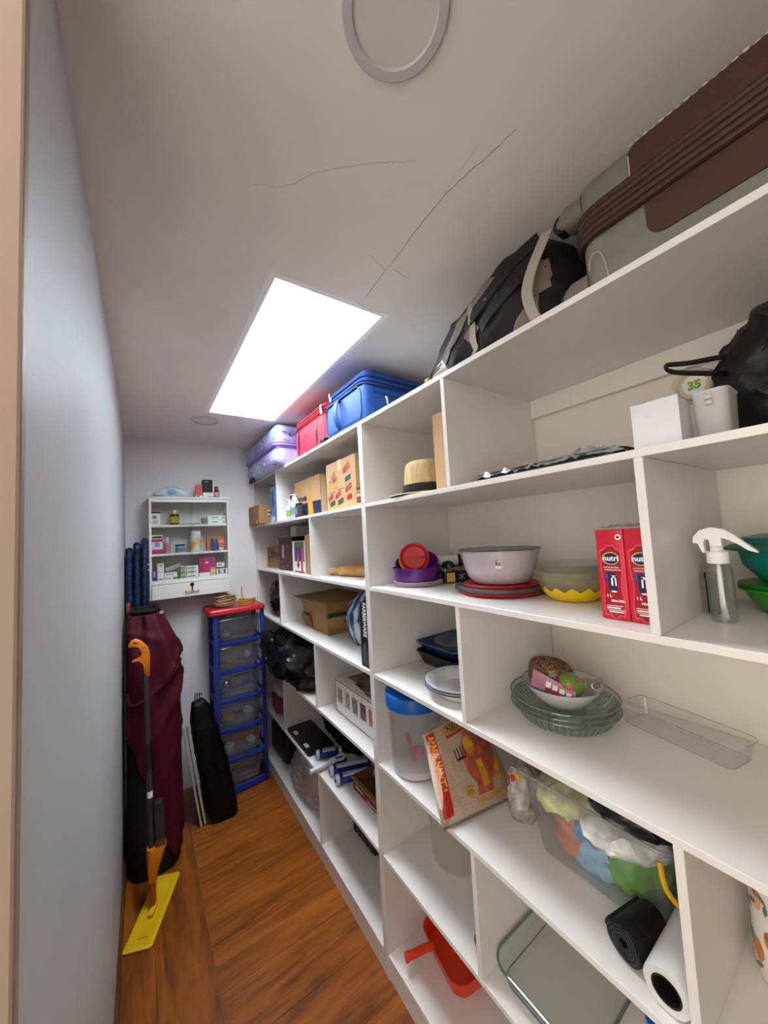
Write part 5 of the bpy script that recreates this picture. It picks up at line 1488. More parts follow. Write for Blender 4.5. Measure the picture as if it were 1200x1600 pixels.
# ---------------------------------------------------------------- bottom shelf
z = ZS[7] + .0006
t = thing('clear_sack', 'translucent sack of pale cloth in the far bottom bay', 'sack', (.9, 2.2, z))
b = bm0(); blob(b, (.915, 2.16, z), (.28, .50, .255), p=2.4, sub=5, amp=.03, freq=7, seed=81, crease=.014, cf=12); obj('cloth', b, mat('pale_cloth', '#a3928e', .8, col2='#c4b4b0', vscale=18), t)
b = bm0(); blob(b, (.915, 2.16, z), (.295, .52, .265), p=2.4, sub=4, amp=.03, freq=7, seed=81, crease=.016, cf=14); obj('film', b, clear('sack_film', '#fbfafa', .9, .15, .28, '#f2f0f4'), t)
t = thing('black_case', 'dark case hidden in shadow at the far bottom corner', 'case', (.95, 2.66, z))
b = bm0(); box(b, .80, 1.12, 2.52, 2.85, z + .0006, z + .20, bev=.03, seg=3); obj('body', b, 'folder_black', t)
b = bm0(); tube(b, spline([(.90, 2.66, z + .2), (.91, 2.66, z + .215), (1.0, 2.66, z + .218), (1.01, 2.66, z + .2)], 4), .006, 8); obj('handle', b, 'black_plastic', t)
t = thing('black_adapter', 'black ribbed power tool battery case on the bottom shelf', 'case', (.98, 1.7, z))
b = bm0(); box(b, .915, 1.06, 1.57, 1.785, z + .0006, z + .10, bev=.008, seg=2); obj('body', b, 'black_plastic', t)
for k in range(5):
    b = bm0(); box(b, .908, .918, 1.585 + k * .039, 1.602 + k * .039, z + .012, z + .085, bev=.003); obj('rib', b, 'dark_grey_plastic', t)
b = bm0(); box(b, .93, 1.04, 1.515, 1.57, z + .0006, z + .055, bev=.006); obj('foot', b, 'black_plastic', t)
# orange dustpan
mat('orange_plastic', '#e03a0a', .35, coat=.2)
t = thing('dustpan', 'orange plastic dustpan with round handle on the bottom shelf', 'dustpan', (.87, 1.07, z))
M = Matrix.Translation((.93, 1.045, z + .001)) @ Matrix.Rotation(R(-10), 4, 'Z')
b = bm0()
out = rr(.15, .23, .045, .0, 6)
loft(b, [rr(.12, .20, .04, .0, 6), rr(.135, .215, .045, .004, 6), rr(.16, .24, .05, .055, 6), rr(.166, .246, .05, .057, 6), rr(.166, .246, .05, .061, 6), rr(.156, .236, .048, .059, 6), rr(.13, .21, .043, .008, 6), rr(.115, .195, .036, .005, 6)], M=M); obj('pan', b, 'orange_plastic', t)
b = bm0(); tube(b, spline([(.862, 1.085, z + .052), (.84, 1.095, z + .056), (.80, 1.105, z + .058), (.765, 1.114, z + .058), (.755, 1.117, z + .058)], 5), [.011] * 3 + [.0125] * 12 + [.015] * 4 + [.012, .006], 14); obj('handle', b, 'orange_plastic', t)
b = bm0(); tube(b, [(.768, 1.1135, z + .072), (.768, 1.1135, z + .074)], .003, 8); obj('hang_hole', b, 'brush_brown', t)
# ---------------------------------------------------------------- medicine cabinet on the back wall
mat('cabinet_white', '#e4e2df', .35); mat('brass', '#8a6a2c', .3, metal=.9); mat('brass_dark', '#3b2c20', .45, metal=.5)
cab = thing('medicine_cabinet', 'white wall cabinet with glass front, three shelves and a brass-handled drawer', 'cabinet', (.28, 2.8, 1.30))
X0, X1, Y0, Y1, Z0, Z1 = .038, .522, 2.735, 2.8795, 1.298, 1.972
for a in (X0, X1 - .014):
    b = bm0(); box(b, a, a + .014, Y0, Y1, Z0, Z1 - .012, bev=.001, seg=1); obj('side_panel', b, 'cabinet_white', cab, smooth=False)
b = bm0(); box(b, X0 - .004, X1 + .004, Y0 - .006, Y1, Z1 - .012, Z1, bev=.002); box(b, X0 + .014, X1 - .014, Y0 + .002, Y0 + .014, Z1 - .034, Z1 - .012); obj('top_panel', b, 'cabinet_white', cab, smooth=False)
b = bm0(); box(b, X0 + .014, X1 - .014, Y1 - .006, Y1, Z0, Z1 - .012); obj('back_panel', b, mat('cabinet_back', '#cfcbc6', .5), cab, smooth=False)
CS = (1.785, 1.595, 1.420)
for z_ in CS:
    b = bm0(); box(b, X0 + .0142, X1 - .0142, Y0 + .012, Y1 - .006, z_ - .014, z_, bev=.001, seg=1); obj('shelf_board', b, 'cabinet_white', cab, smooth=False)
b = bm0(); box(b, X0 + .0142, X1 - .0142, Y0 + .001, Y0 + .012, 1.398, 1.424, bev=.001, seg=1); obj('front_rail', b, 'cabinet_white', cab, smooth=False)
b = bm0(); box(b, X0 + .012, X1 - .012, Y0 - .014, Y0 + .10, Z0 + .004, 1.394, bev=.003); dr = obj('drawer', b, 'cabinet_white', cab, smooth=False)
b = bm0(); lathe(b, [(.013, 0), (.013, .004), (.009, .006), (.003, .0065)], 20, FY(.277, Y0 - .014, 1.380)); obj('keyhole', b, 'brass_dark', dr)
b = bm0(); tube(b, [(.240, Y0 - .026, 1.338), (.312, Y0 - .026, 1.338)], .003, 8); lathe(b, [(.006, 0), (.006, .004)], 12, FY(.240, Y0 - .024, 1.338)); lathe(b, [(.006, 0), (.006, .004)], 12, FY(.312, Y0 - .024, 1.338)); tube(b, [(.277, Y0 - .014, 1.338), (.277, Y0 - .027, 1.338)], .005, 8); tube(b, [(.277, Y0 - .026, 1.337), (.279, Y0 - .020, 1.366)], .0045, 8); obj('pull_handle', b, 'brass', dr)
for (a, c2, yy) in ((X0 + .015, .29, Y0 + .004), (.27, X1 - .015, Y0 + .0075)):
    b = bm0(); box(b, a, c2, yy, yy + .002, 1.424, Z1 - .034); obj('glass_pane', b, clear('cab_glass', '#fbfdfc', .25, .03, .0), cab, smooth=False)

def medbox(label, x0, x1, z0, h, m, prints=(), y0=2.762, d=.05, name='medicine_box', group='medicine in the wall cabinet', M=None):
    t = thing(name, label, 'box', ((x0 + x1) / 2, y0 + d / 2, z0), group)
    b = bm0(); box(b, x0, x1, y0, y0 + d, z0 + .0005, z0 + h, bev=.001, seg=1); b2 = b
    if M is not None:
        bmesh.ops.transform(b, matrix=M, verts=b.verts[:])
    o = obj('body', b, m, t, smooth=False)
    F = FY(x0, y0, z0)
    if M is not None:
        F = M @ F
    w_ = x1 - x0
    for (u0, u1, v0, v1, pm_) in prints:
        pr('print', [rect(u0 * w_, u1 * w_, max(v0 * h, .001), v1 * h)], pm_, o, F, h=.0005)
    return t
def medbottle(label, x, z0, r, h, m, capm, bandm, y=2.79, capr=.7, group='medicine in the wall cabinet', neck=.74):
    t = thing('medicine_bottle', label, 'bottle', (x, y, z0), group)
    M = Matrix.Translation((x, y, z0))
    b = bm0(); lathe(b, [(r * .94, .0005), (r, .004), (r, h * (neck - .1)), (r * .9, h * (neck - .03)), (r * capr * .85, h * neck), (r * capr * .85, h * neck + .003)], 24, M); o = obj('body', b, m, t)
    b = bm0(); lathe(b, [(r * 1.012, h * .12), (r * 1.012, h * (neck - .16))], 24, M, cap0=False, cap1=False); obj('label_band', b, bandm, o)
    b = bm0(); lathe(b, [(r * capr, h * neck + .001), (r * capr, h - .002), (r * capr * .92, h)], 24, M); obj('cap', b, capm, t)
    return t
g1 = [(0.12, .55, .55, .8, 'ink_grey'), (.12, .8, .3, .36, 'ink_grey'), (.12, .7, .15, .2, 'ink_grey')]
A, B_, C_ = CS
t = medbox('white medicine box with black top on the upper cabinet shelf', .0535, .102, A, .080, 'paper_white', g1)
b = bm0(); box(b, .0535, .102, 2.762, 2.812, A + .080, A + .088); obj('black_top', b, 'ink_black', t, smooth=False)
medbottle('dark vitamin bottle with yellow label and yellow cap on the upper cabinet shelf', .184, A, .029, .100, 'brush_brown', mat('cap_yellow', '#b9a832', .4), mat('band_yellow', '#a99c3c', .45), capr=.66)
medbox('lower of two white boxes with green corner on the upper cabinet shelf', .388, .503, A, .030, 'paper_white', [(.2, .55, .4, .6, 'ink_grey'), (.8, .97, .15, .85, mat('mint', '#8fbf8a', .5))])
medbox('upper of two white boxes with green corner on the upper cabinet shelf', .386, .501, A + .0305, .030, 'paper_white', [(.2, .6, .4, .6, 'ink_grey'), (.8, .97, .15, .85, 'mint')])
b = bm0(); lathe(b, [(.012, .0005), (.016, .002), (.020, .045), (.0185, .045), (.0145, .004)], 20, Matrix.Translation((.365, 2.79, A)))
tag(obj('measuring_cup', b, clear('cup_clear', '#dfe2e2', .4, .1, .2), loc=(.365, 2.79, A)), 'small clear measuring cup left of the two white boxes', 'cup')
b = bm0(); box(b, .215, .345, 2.775, 2.815, A + .0005, A + .006, bev=.002)
t = thing('blister_sheet', 'flat dark blister sheet lying on the upper cabinet shelf', 'packet', (.28, 2.795, A)); obj('sheet', b, 'folder_black', t)
b = bm0()
for i in range(8):
    bmesh.ops.create_icosphere(b, subdivisions=1, radius=.004, matrix=Matrix.Translation((.225 + i * .0155, 2.795, A + .006)))
obj('pills', b, 'dark_grey_plastic', t)
t = medbox('pink and white feminine medicine box at the left of the middle cabinet shelf', .0535, .112, B_, .126, 'paper_white', [(0, 1, .8, .98, 'ink_white'), (.05, .95, .83, .92, 'ink_grey'), (0, 1, .64, .78, 'ink_pink'), (0, 1, 0, .25, 'ink_pink')])
b = bm0(); prism(b, ell(.03, .062, .016, .018), .0008, FY(.0535, 2.762, B_)); obj('lilac_swirl', b, mat('lilac', '#9a94cc', .5), t, smooth=False)
medbottle('slim pink lotion bottle with white cap on the middle cabinet shelf', .141, B_, .019, .108, mat('pink_bottle', '#c98f9c', .4), 'milky_plastic', mat('pink_band', '#b67a8e', .4), capr=.5)
medbottle('low clear tub with bright blue lid on the middle cabinet shelf', .216, B_, .029, .058, mat('tub_grey', '#a9b7c4', .4), 'lid_blue', mat('tub_band', '#6f8198', .4), capr=1.05)
medbottle('tall white supplement jar with yellow label on the middle cabinet shelf', .312, B_, .037, .145, 'white_gloss', 'milky_plastic', mat('jar_yellow', '#c49a26', .45, col2='#d9dcdd', vscale=22), capr=.86, neck=.82)
medbox('orange medicine box at the right of the middle cabinet shelf', .385, .497, B_, .100, mat('orange_box', '#cc6a35', .5), [(.02, .98, .88, .95, 'ink_orange'), (.72, .95, .55, .75, 'peach_fruit'), (.7, .92, .05, .2, 'paper_white')], y0=2.80)
medbottle('small blue tub with teal lid in front of the orange box', .428, B_, .0235, .088, mat('blue_tub', '#32529a', .4), 'teal_plastic', 'blue_tub', y=2.772, capr=.9)
medbox('thin purple box at the left of the lower cabinet shelf', .0535, .078, C_, .080, 'ink_purple', [(.2, .8, .3, .8, 'lilac')])
medbox('upright white medicine box on the lower cabinet shelf', .082, .119, C_, .112, 'paper_white', [(.3, .8, .86, .92, 'ink_grey'), (.2, .8, .06, .13, 'ink_grey'), (.25, .6, .5, .53, 'ink_grey')])
medbox('lower flat white box with green end on the lower cabinet shelf', .123, .198, C_, .022, 'paper_white', [(.1, .5, .4, .6, 'ink_grey'), (.62, .98, .1, .9, mat('leafgreen', '#7f9a55', .5))])
medbox('second flat white box lying on the lower flat white box', .121, .194, C_ + .0225, .026, 'paper_white', [(.15, .7, .45, .65, 'ink_grey')])
medbox('grey-white box tilted on top of the flat boxes', .135, .222, C_ + .052, .024, mat('dull_white', '#b9b8b2', .6), [(.1, .9, .3, .4, 'ink_grey')], M=Matrix.Translation((.135, 0, C_ + .053)) @ Matrix.Rotation(R(-19), 4, 'Y') @ Matrix.Translation((-.135, 0, -C_ - .050)))
for i in range(3):
    medbox(('bottom', 'middle', 'top')[i] + ' one of three stacked white boxes with green leaf ends', .216, .321, C_ + i * .0275, .027, 'paper_white', [(.35, .85, .35, .6, 'ink_grey'), (.02, .24, .1, .9, 'leafgreen'), (.28, .34, 0, 1, 'grey_label')])
t = medbox('large magenta box on the lower cabinet shelf', .327, .431, C_, .132, mat('magenta_card', '#b23469', .5), [(0, 1, 0, .2, 'paper_white'), (.4, .58, .68, .76, 'ink_white')], y0=2.785)
medbox('small cream and yellow box in front of the magenta box', .397, .429, C_, .060, mat('cream_card', '#d6c29a', .5), [(0, 1, .75, 1, 'ink_yellow'), (.2, .8, .2, .5, 'peach_fruit')], y0=2.758, d=.024)
medbox('left grey-white small box at the right of lower cabinet shelf', .436, .468, C_, .056, 'paper_white', [(0, 1, .84, 1, 'ink_black'), (.3, .7, .15, .75, 'ink_grey')])
medbox('right grey-white small box at the right of lower cabinet shelf', .470, .5065, C_, .056, 'paper_white', [(0, 1, .84, 1, 'ink_black'), (.3, .7, .15, .75, 'ink_grey')])
medbox('small white box with pink label on top of the grey-white boxes', .438, .484, C_ + .0565, .030, 'paper_white', [(.15, .7, .3, .7, 'pink_band')])
# on top of the cabinet
Zt = Z1 + .0002
t = thing('wipes_pack', 'pale blue pack of wet wipes lying on the cabinet', 'wipes pack', (.167, 2.80, Zt))
b = bm0(); blob(b, (.167, 2.805, Zt), (.205, .10, .078), p=3.0, sub=4, amp=.008, freq=14, seed=3, crease=.004, cf=20, shape=lambda q: V((q.x, q.y, q.z * (1 - .45 * (abs(q.x) / .1) ** 2.5)))); obj('pack', b, mat('wipes_blue', '#a9c4cc', .3, col2='#c3d3d8', vscale=16), t)
b = bm0(); lathe(b, [(.024, .0), (.025, .003), (.018, .006), (.003, .0065)], 20, FY(.172, 2.7545, Zt + .034) @ Matrix.Diagonal((1.2, .8, 1, 1))); obj('flap', b, mat('wipes_flap', '#7fa3c4', .35), t)
medbox('slim red box with white foot on top of the cabinet', .316, .357, Zt, .094, mat('coral_red', '#c94b42', .5), [(0, 1, 0, .2, 'paper_white'), (.2, .6, .03, .17, 'ink_grey')], y0=2.775, d=.04, group='items on top of the cabinet')
medbox('tall black and white box on top of the cabinet', .360, .424, Zt, .132, 'ink_black', [(0, 1, 0, .30, 'paper_white'), (.45, .95, .04, .08, 'ink_navy'), (.2, .6, .86, .92, 'ink_grey'), (.15, .4, .55, .8, 'ink_navy')], y0=2.775, d=.05, group='items on top of the cabinet')
medbottle('small brown medicine bottle with dark red cap on top of the cabinet', .452, Zt, .0185, .086, mat('brown_glass', '#3c1d14', .2), mat('cap_red', '#7d1820', .4), mat('label_peach', '#c2a08c', .5), group='items on top of the cabinet', neck=.66)

# ---------------------------------------------------------------- drawer tower
mat('tower_blue', '#1d3590', .35); mat('tower_red', '#c01a26', .35, coat=.2)
tw = thing('drawer_tower', 'narrow plastic drawer tower with blue frame, red top and six clear drawers', 'drawer tower', (.55, 2.745, 0))
TX0, TX1, TY0, TY1 = .388, .716, 2.615, 2.868
pit = .188
for (xx, yy) in ((TX0, TY0), (TX1 - .026, TY0), (TX0, TY1 - .026), (TX1 - .026, TY1 - .026)):
    b = bm0(); box(b, xx, xx + .026, yy, yy + .026, .0006, 1.168, bev=.006); obj('post', b, 'tower_blue', tw)
def bar(z0, z1, bow=.02):
    b = bm0()
    secs = []
    for i in range(13):
        u = i / 12
        x = TX0 + .004 + (TX1 - TX0 - .008) * u
        y_ = TY0 + .004 - bow * (1 - (2 * u - 1) ** 2)
        secs.append([(x, y_, z0), (x, y_ + .024, z0), (x, y_ + .024, z1), (x, y_, z1)])
    loft(b, secs)
    bmesh.ops.bevel(b, geom=[e for e in b.edges if abs((e.verts[0].co - e.verts[1].co).normalized().x) > .8], offset=.005, segments=2, affect='EDGES')
    return b
for k in range(6):
    z0 = .030 + k * pit
    obj('front_bar', bar(z0 - (.026 if k == 0 else .012), z0 + .012), 'tower_blue', tw)
    for xx in (TX0 + .003, TX1 - .015):
        b = bm0(); box(b, xx, xx + .012, TY0 + .02, TY1 - .02, z0 - .010, z0 + .006); obj('side_rail', b, 'tower_blue', tw, smooth=False)
    b = bm0(); box(b, TX0 + .01, TX1 - .01, TY1 - .02, TY1 - .012, z0 - .010, z0 + .01); obj('back_rail', b, 'tower_blue', tw, smooth=False)
    # drawer
    M = Matrix.Translation(((TX0 + TX1) / 2, (TY0 + TY1) / 2 - .002, z0 + .0135))
    wd, dp, hh = TX1 - TX0 - .062, TY1 - TY0 - .03, pit - .045
    b = bm0(); loft(b, [rr(wd - .045, dp - .03, .03, .0, 5), rr(wd - .035, dp - .02, .03, .004, 5), rr(wd - .006, dp - .003, .018, hh - .012, 5), rr(wd, dp, .018, hh - .010, 5), rr(wd, dp, .018, hh, 5), rr(wd - .008, dp - .006, .016, hh, 5), rr(wd - .04, dp - .024, .028, .008, 5), rr(wd - .055, dp - .04, .024, .004, 5)], M=M)
    d_ = obj('drawer', b, clear('drawer_plastic', '#f6f7f9', .3, .2, .14, '#d9dce2'), tw)
    b = bm0(); tube(b, [M @ V(p) for p in rr(wd, dp, .018, hh - .003, 5)], .0045, 6, closed=True); obj('drawer_rim', b, clear('drawer_rim', '#d6dae0', .4, .2, .40, '#b9bdc4'), d_)
b = bm0()
xm, ym = (TX0 + TX1) / 2 - .016, (TY0 + TY1) / 2 - .008
loft(b, [rr(.350, .272, .02, 1.166, 5, xm, ym), rr(.366, .285, .02, 1.170, 5, xm, ym), rr(.366, .285, .02, 1.194, 5, xm, ym), rr(.356, .275, .018, 1.2, 5, xm, ym), rr(.34, .26, .018, 1.2, 5, xm, ym), rr(.334, .254, .016, 1.196, 5, xm, ym)])
obj('red_top', b, 'tower_red', tw)
# drawer contents
names = ('first', 'second', 'third', 'fourth', 'fifth', 'bottom')
spec = [[('padlock', 'silver', (.47, 2.70), .028, 'box'), ('socket', 'silver', (.60, 2.71), .02, 'cyl')],
        [('cable_bundle', 'yellow', (.50, 2.70), .035, 'ring'), ('bulb', 'cream', (.61, 2.72), .024, 'ball')],
        [('bulb', 'silver', (.47, 2.70), .034, 'ball'), ('tape_roll', 'blue', (.61, 2.72), .034, 'cyl')],
        [('cable_bundle', 'yellow', (.48, 2.70), .036, 'ring'), ('jar', 'cream', (.61, 2.72), .034, 'cyl')],
        [('plug', 'cream', (.48, 2.70), .030, 'cyl'), ('plug', 'cream', (.62, 2.70), .030, 'cyl'), ('wooden_block', 'tan', (.56, 2.78), .05, 'box')],
        [('bulb', 'silver', (.47, 2.69), .034, 'ball'), ('wrench', 'silver', (.59, 2.70), .02, 'bar')]]
mcol = {'silver': 'steel', 'yellow': mat('cable_yellow', '#c79a1c', .4), 'cream': mat('cream_plastic', '#c3bbb0', .45), 'blue': 'ink_blue', 'tan': mat('tan_wood', '#9a6234', .6)}
cname = {'silver': 'silver', 'yellow': 'yellow', 'cream': 'cream', 'blue': 'blue', 'tan': 'orange-brown'}
for k in range(6):
    zf = .030 + (5 - k) * pit + .0225
    for i, (nm, cl, (px_, py_), r_, sh) in enumerate(spec[k]):
        lb = '%s %s at the %s in the %s drawer of the tower' % (cname[cl], nm.replace('_', ' '), ('left', 'right', 'back')[i], names[k])
        t = thing(nm, lb, nm.replace('_', ' ').split()[-1], (px_, py_, zf), 'things kept in the clear drawers')
        b = bm0(); M = Matrix.Translation((px_, py_, zf))
        if sh == 'ball':
            lathe(b, [(r_ * .3, .0), (r_ * .35, r_ * .6), (r_ * .8, r_ * 1.1), (r_, r_ * 1.7), (r_ * .8, r_ * 2.3), (r_ * .3, r_ * 2.65), (.001, r_ * 2.7)], 20, M); obj('glass', b, mcol[cl], t)
            b = bm0(); lathe(b, [(r_ * .42, .0), (r_ * .42, r_ * .5)], 16, M); obj('screw_base', b, 'brass', t)
        elif sh == 'cyl':
            lathe(b, [(r_, .0), (r_, r_ * 1.1), (r_ * .55, r_ * 1.12), (r_ * .55, r_ * 1.6), (r_ * .3, r_ * 1.62)], 22, M); obj('body', b, mcol[cl], t)
            b = bm0(); lathe(b, [(r_ * 1.02, r_ * .2), (r_ * 1.02, r_ * .5)], 22, M, cap0=False, cap1=False); obj('band', b, 'grey_label', t)
        elif sh == 'ring':
            for j in range(4):
                tube(b, [M @ V((r_ * (1 - .06 * j) * math.cos(a), r_ * .6 * math.sin(a), .008 + j * .008 + .01 * (1 + math.sin(a * 2 + j)))) for a in [2 * math.pi * q / 20 for q in range(20)]], .004, 6, closed=True)
            obj('loops', b, mcol[cl], t)
            b = bm0(); tube(b, [M @ V((r_ * .9, 0, .012)), M @ V((r_ * 1.0, .01, .03))], .007, 8); obj('tie', b, 'black_plastic', t)
        elif sh == 'bar':
            box(b, px_ - .05, px_ + .05, py_ - .008, py_ + .008, zf, zf + .012, bev=.003); lathe(b, [(.018, 0), (.018, .014)], 6, Matrix.Translation((px_ + .05, py_, zf))); obj('handle', b, mcol[cl], t)
            b = bm0(); lathe(b, [(.014, 0), (.014, .013)], 12, Matrix.Translation((px_ - .05, py_, zf))); obj('ring_end', b, mcol[cl], t)
        else:
            box(b, px_ - r_ * 1.2, px_ + r_ * 1.2, py_ - r_ * .5, py_ + r_ * .5, zf, zf + r_ * 1.3, bev=.004); obj('body', b, mcol[cl], t)
            if nm == 'padlock':
                b = bm0(); tube(b, spline([(px_ - r_ * .7, py_, zf + r_ * 1.2), (px_ - r_ * .6, py_, zf + r_ * 2.1), (px_, py_, zf + r_ * 2.5), (px_ + r_ * .6, py_, zf + r_ * 2.1), (px_ + r_ * .7, py_, zf + r_ * 1.2)], 4), .004, 8); obj('shackle', b, 'steel', t)
# coils on the tower
def coil(label, cx, cy, r, n, wr, m, hgt, end):
    t = thing('cable_coil', label, 'coil', (cx, cy, 1.2))
    b = bm0()
    rnd = random.Random(int(cx * 1000))
    pts = []
    N = n * 26
    for i in range(N):
        a = 2 * math.pi * i / 26
        rr_ = r * (1 + .10 * math.sin(i * .13) - .05 * math.sin(i * .071))
        pts.append((cx + rr_ * math.cos(a), cy + rr_ * .85 * math.sin(a), 1.2005 + wr + hgt * (i / N) + .004 * math.sin(a * 2 + i * .02) + .004))
    tube(b, pts, wr, 6); obj('loops', b, m, t)
    b = bm0(); tube(b, spline(end, 5), wr, 6); obj('loose_end', b, m, t)
    b = bm0(); tube(b, [(cx + r * .98, cy - .01, 1.202), (cx + r * 1.10, cy - .012, 1.202 + hgt * .6), (cx + r * .98, cy - .012, 1.202 + hgt + .014), (cx + r * .86, cy - .012, 1.202 + hgt * .6)], wr * .8, 6, closed=True); obj('tie', b, 'cream_plastic' if m != 'cable_yellow' else m, t)
coil('thick coil of beige rope standing on the red tower top', .482, 2.735, .062, 10, .005, mat('rope_beige', '#a88a68', .7, var=.15, vscale=60), .066, [(.54, 2.73, 1.21), (.545, 2.70, 1.206), (.53, 2.68, 1.205)])
coil('loose coil of yellow cable on the red tower top', .618, 2.71, .055, 6, .0035, 'cable_yellow', .026, [(.60, 2.70, 1.235), (.588, 2.69, 1.26), (.585, 2.69, 1.295), (.587, 2.69, 1.33)])

# ---------------------------------------------------------------- left corner: hose, board, covered bundle, mop
t = thing('ribbed_hose', 'dark blue ribbed hose folded into three upright loops in the corner', 'hose', (-.02, 2.75, 0))
for k, (xc, zt) in enumerate(((-.066, 1.630), (-.0265, 1.662), (.0135, 1.686))):
    path = []
    y0, y1 = 2.695 + .012 * k, 2.775 + .012 * k
    zz = .03
    while zz < zt - .04:
        path.append((xc, y0, zz)); zz += .0035
    for i in range(1, 30):
        a = math.pi * i / 30
        path.append((xc, (y0 + y1) / 2 - (y1 - y0) / 2 * math.cos(a), zt - .04 + .04 * math.sin(a)))
    zz = zt - .04
    while zz > .9:
        path.append((xc, y1, zz)); zz -= .02
    rs = [.0172 + (.0022 if i % 4 < 2 else 0) for i in range(len(path))]
    b = bm0(); tube(b, path, rs, 12); obj('hose_loop', b, mat('hose_navy', '#12244a', .35), t, angle=60)
for zz in (1.50, 1.535):
    b = bm0(); bmesh.ops.create_icosphere(b, subdivisions=2, radius=.006, matrix=Matrix.Translation((.033, 2.70, zz))); obj('white_button', b, 'white_plastic', t)
b = bm0(); box(b, -.078, -.045, 2.636, 2.656, .0006, 1.255, bev=.008)
t = thing('wooden_stake', 'pale wooden stake standing upright between wall and maroon bundle', 'stake', (-.065, 2.57, 0)); obj('shaft', b, mat('slat_wood', '#b39a6b', .6, var=.1, vscale=10), t)
b = bm0(); box(b, -.079, -.060, 2.634, 2.658, 1.257, 1.315, bev=.004); obj('orange_cap', b, mat('cap_orange', '#b8431c', .45), t)

# black bundle with maroon cover
mat('maroon_cloth', '#4a0a1e', .62, spec=.25, var=.12, vscale=7, bump=.2, bscale=260); mat('bundle_black', '#0c0a0d', .75)
t = thing('covered_bundle', 'tall black bundle under a draped maroon fabric cover', 'covered bundle', (.06, 2.42, 0))
def ring(zf, n=64, extra=0.0, folds=0.0):
    # silhouette: (z, x left, x right, y front, y back)
    tab = [(0.0, -.074, .160, 2.245, 2.58), (.10, -.074, .162, 2.25, 2.58), (.45, -.074, .152, 2.27, 2.59), (.75, -.074, .160, 2.285, 2.59), (.92, -.074, .168, 2.30, 2.59), (1.05, -.072, .164, 2.31, 2.59), (1.13, -.070, .140, 2.33, 2.58), (1.19, -.066, .112, 2.35, 2.57), (1.25, -.058, .084, 2.37, 2.56), (1.30, -.048, .066, 2.39, 2.55)]
    for p, q in zip(tab, tab[1:]):
        if zf <= q[0]:
            f = (zf - p[0]) / (q[0] - p[0]); break
    else:
        p = q = tab[-1]; f = 0
    s = [p[i] + (q[i] - p[i]) * f for i in range(5)]
    cx, cy, ax, ay = (s[1] + s[2]) / 2, (s[3] + s[4]) / 2, (s[2] - s[1]) / 2, (s[4] - s[3]) / 2
    out = []
    for i in range(n):
        a = 2 * math.pi * i / n
        c_, s_ = math.cos(a), math.sin(a)
        r_ = (abs(c_) ** 3.2 + abs(s_) ** 3.2) ** (-1 / 3.2)
        fo = 0.0
        if folds:
            u = i / n * 6.28
            ph = math.sin(7 * u + 9 * zf) * .5 + math.sin(11 * u - 6 * zf + 1.3) * .35 + noise.noise(V((c_ * 2.4, s_ * 2.4, zf * 4.0)))
            ph += 1.5 * math.exp(-((((zf - .86) - .22 * c_) / .022) ** 2)) + 1.3 * math.exp(-((((zf - .62) - .30 * c_) / .022) ** 2)) - 1.0 * math.exp(-((((zf - .74) - .26 * c_) / .03) ** 2)) + .8 * math.exp(-((((zf - 1.16) + .06 * c_) / .018) ** 2)) + .7 * math.exp(-((((zf - .36) - .26 * c_) / .03) ** 2))
            fo = folds * ph
        x = cx + (ax + extra + fo) * r_ * c_
        y_ = cy + (ay + extra + fo) * r_ * s_
        out.append((max(x, XL + .0125 + .002), y_, zf))
    return out
b = bm0(); loft(b, [ring(z_) for z_ in (0.0008, .05, .1, .2, .35, .5, .65, .8, .95, 1.05, 1.13, 1.19, 1.25, 1.29)]); obj('inner_bundle', b, 'bundle_black', t)
b = bm0()
n = 96
rows = 70
grid = []
for j in range(rows + 1):
    row = []
    for i in range(n):
        a = 2 * math.pi * i / n
        c_, s_ = math.cos(a), math.sin(a)
        # hem height: low at the right front, high at the left front
        hem = .06 + .60 * max(0, min(1, (.55 - c_) / 1.2)) ** 1.1 * (1 if s_ < 0 else .6)
        zf = hem + (1.275 - hem) * j / rows
        row.append(zf)
    grid.append(row)
vv = []
cache = {}
for j in range(rows + 1):
    r_ = []
    for i in range(n):
        zf = grid[j][i]
        key = round(zf, 4)
        if key not in cache:
            cache[key] = ring(zf, n, .014, .0105)
        r_.append(b.verts.new(cache[key][i]))
    vv.append(r_)
for j in range(rows):
    for i in range(n):
        k = (i + 1) % n
        b.faces.new((vv[j][i], vv[j][k], vv[j + 1][k], vv[j + 1][i]))
b.faces.new(vv[-1])
obj('maroon_cover', b, 'maroon_cloth', t, angle=80)
b = bm0(); tube(b, [(p[0], p[1], 1.292) for p in ring(1.27, 24, -.004)], .014, 8, closed=True); obj('black_collar', b, 'bundle_black', t)
b = bm0(); tube(b, spline([(-.085 + .014, 2.30, .90), (-.05, 2.285, .84), (.02, 2.28, .86), (.10, 2.285, .92), (.15, 2.31, .97), (.175, 2.38, 1.0)], 6), .009, 8); obj('hem_roll', b, 'maroon_cloth', t)
b = bm0(); box(b, .078, .098, 2.375, 2.379, 1.268, 1.285, bev=.001, M=None); obj('paper_tag', b, mat('tag_paper', '#b5ad9e', .7), t, smooth=False)

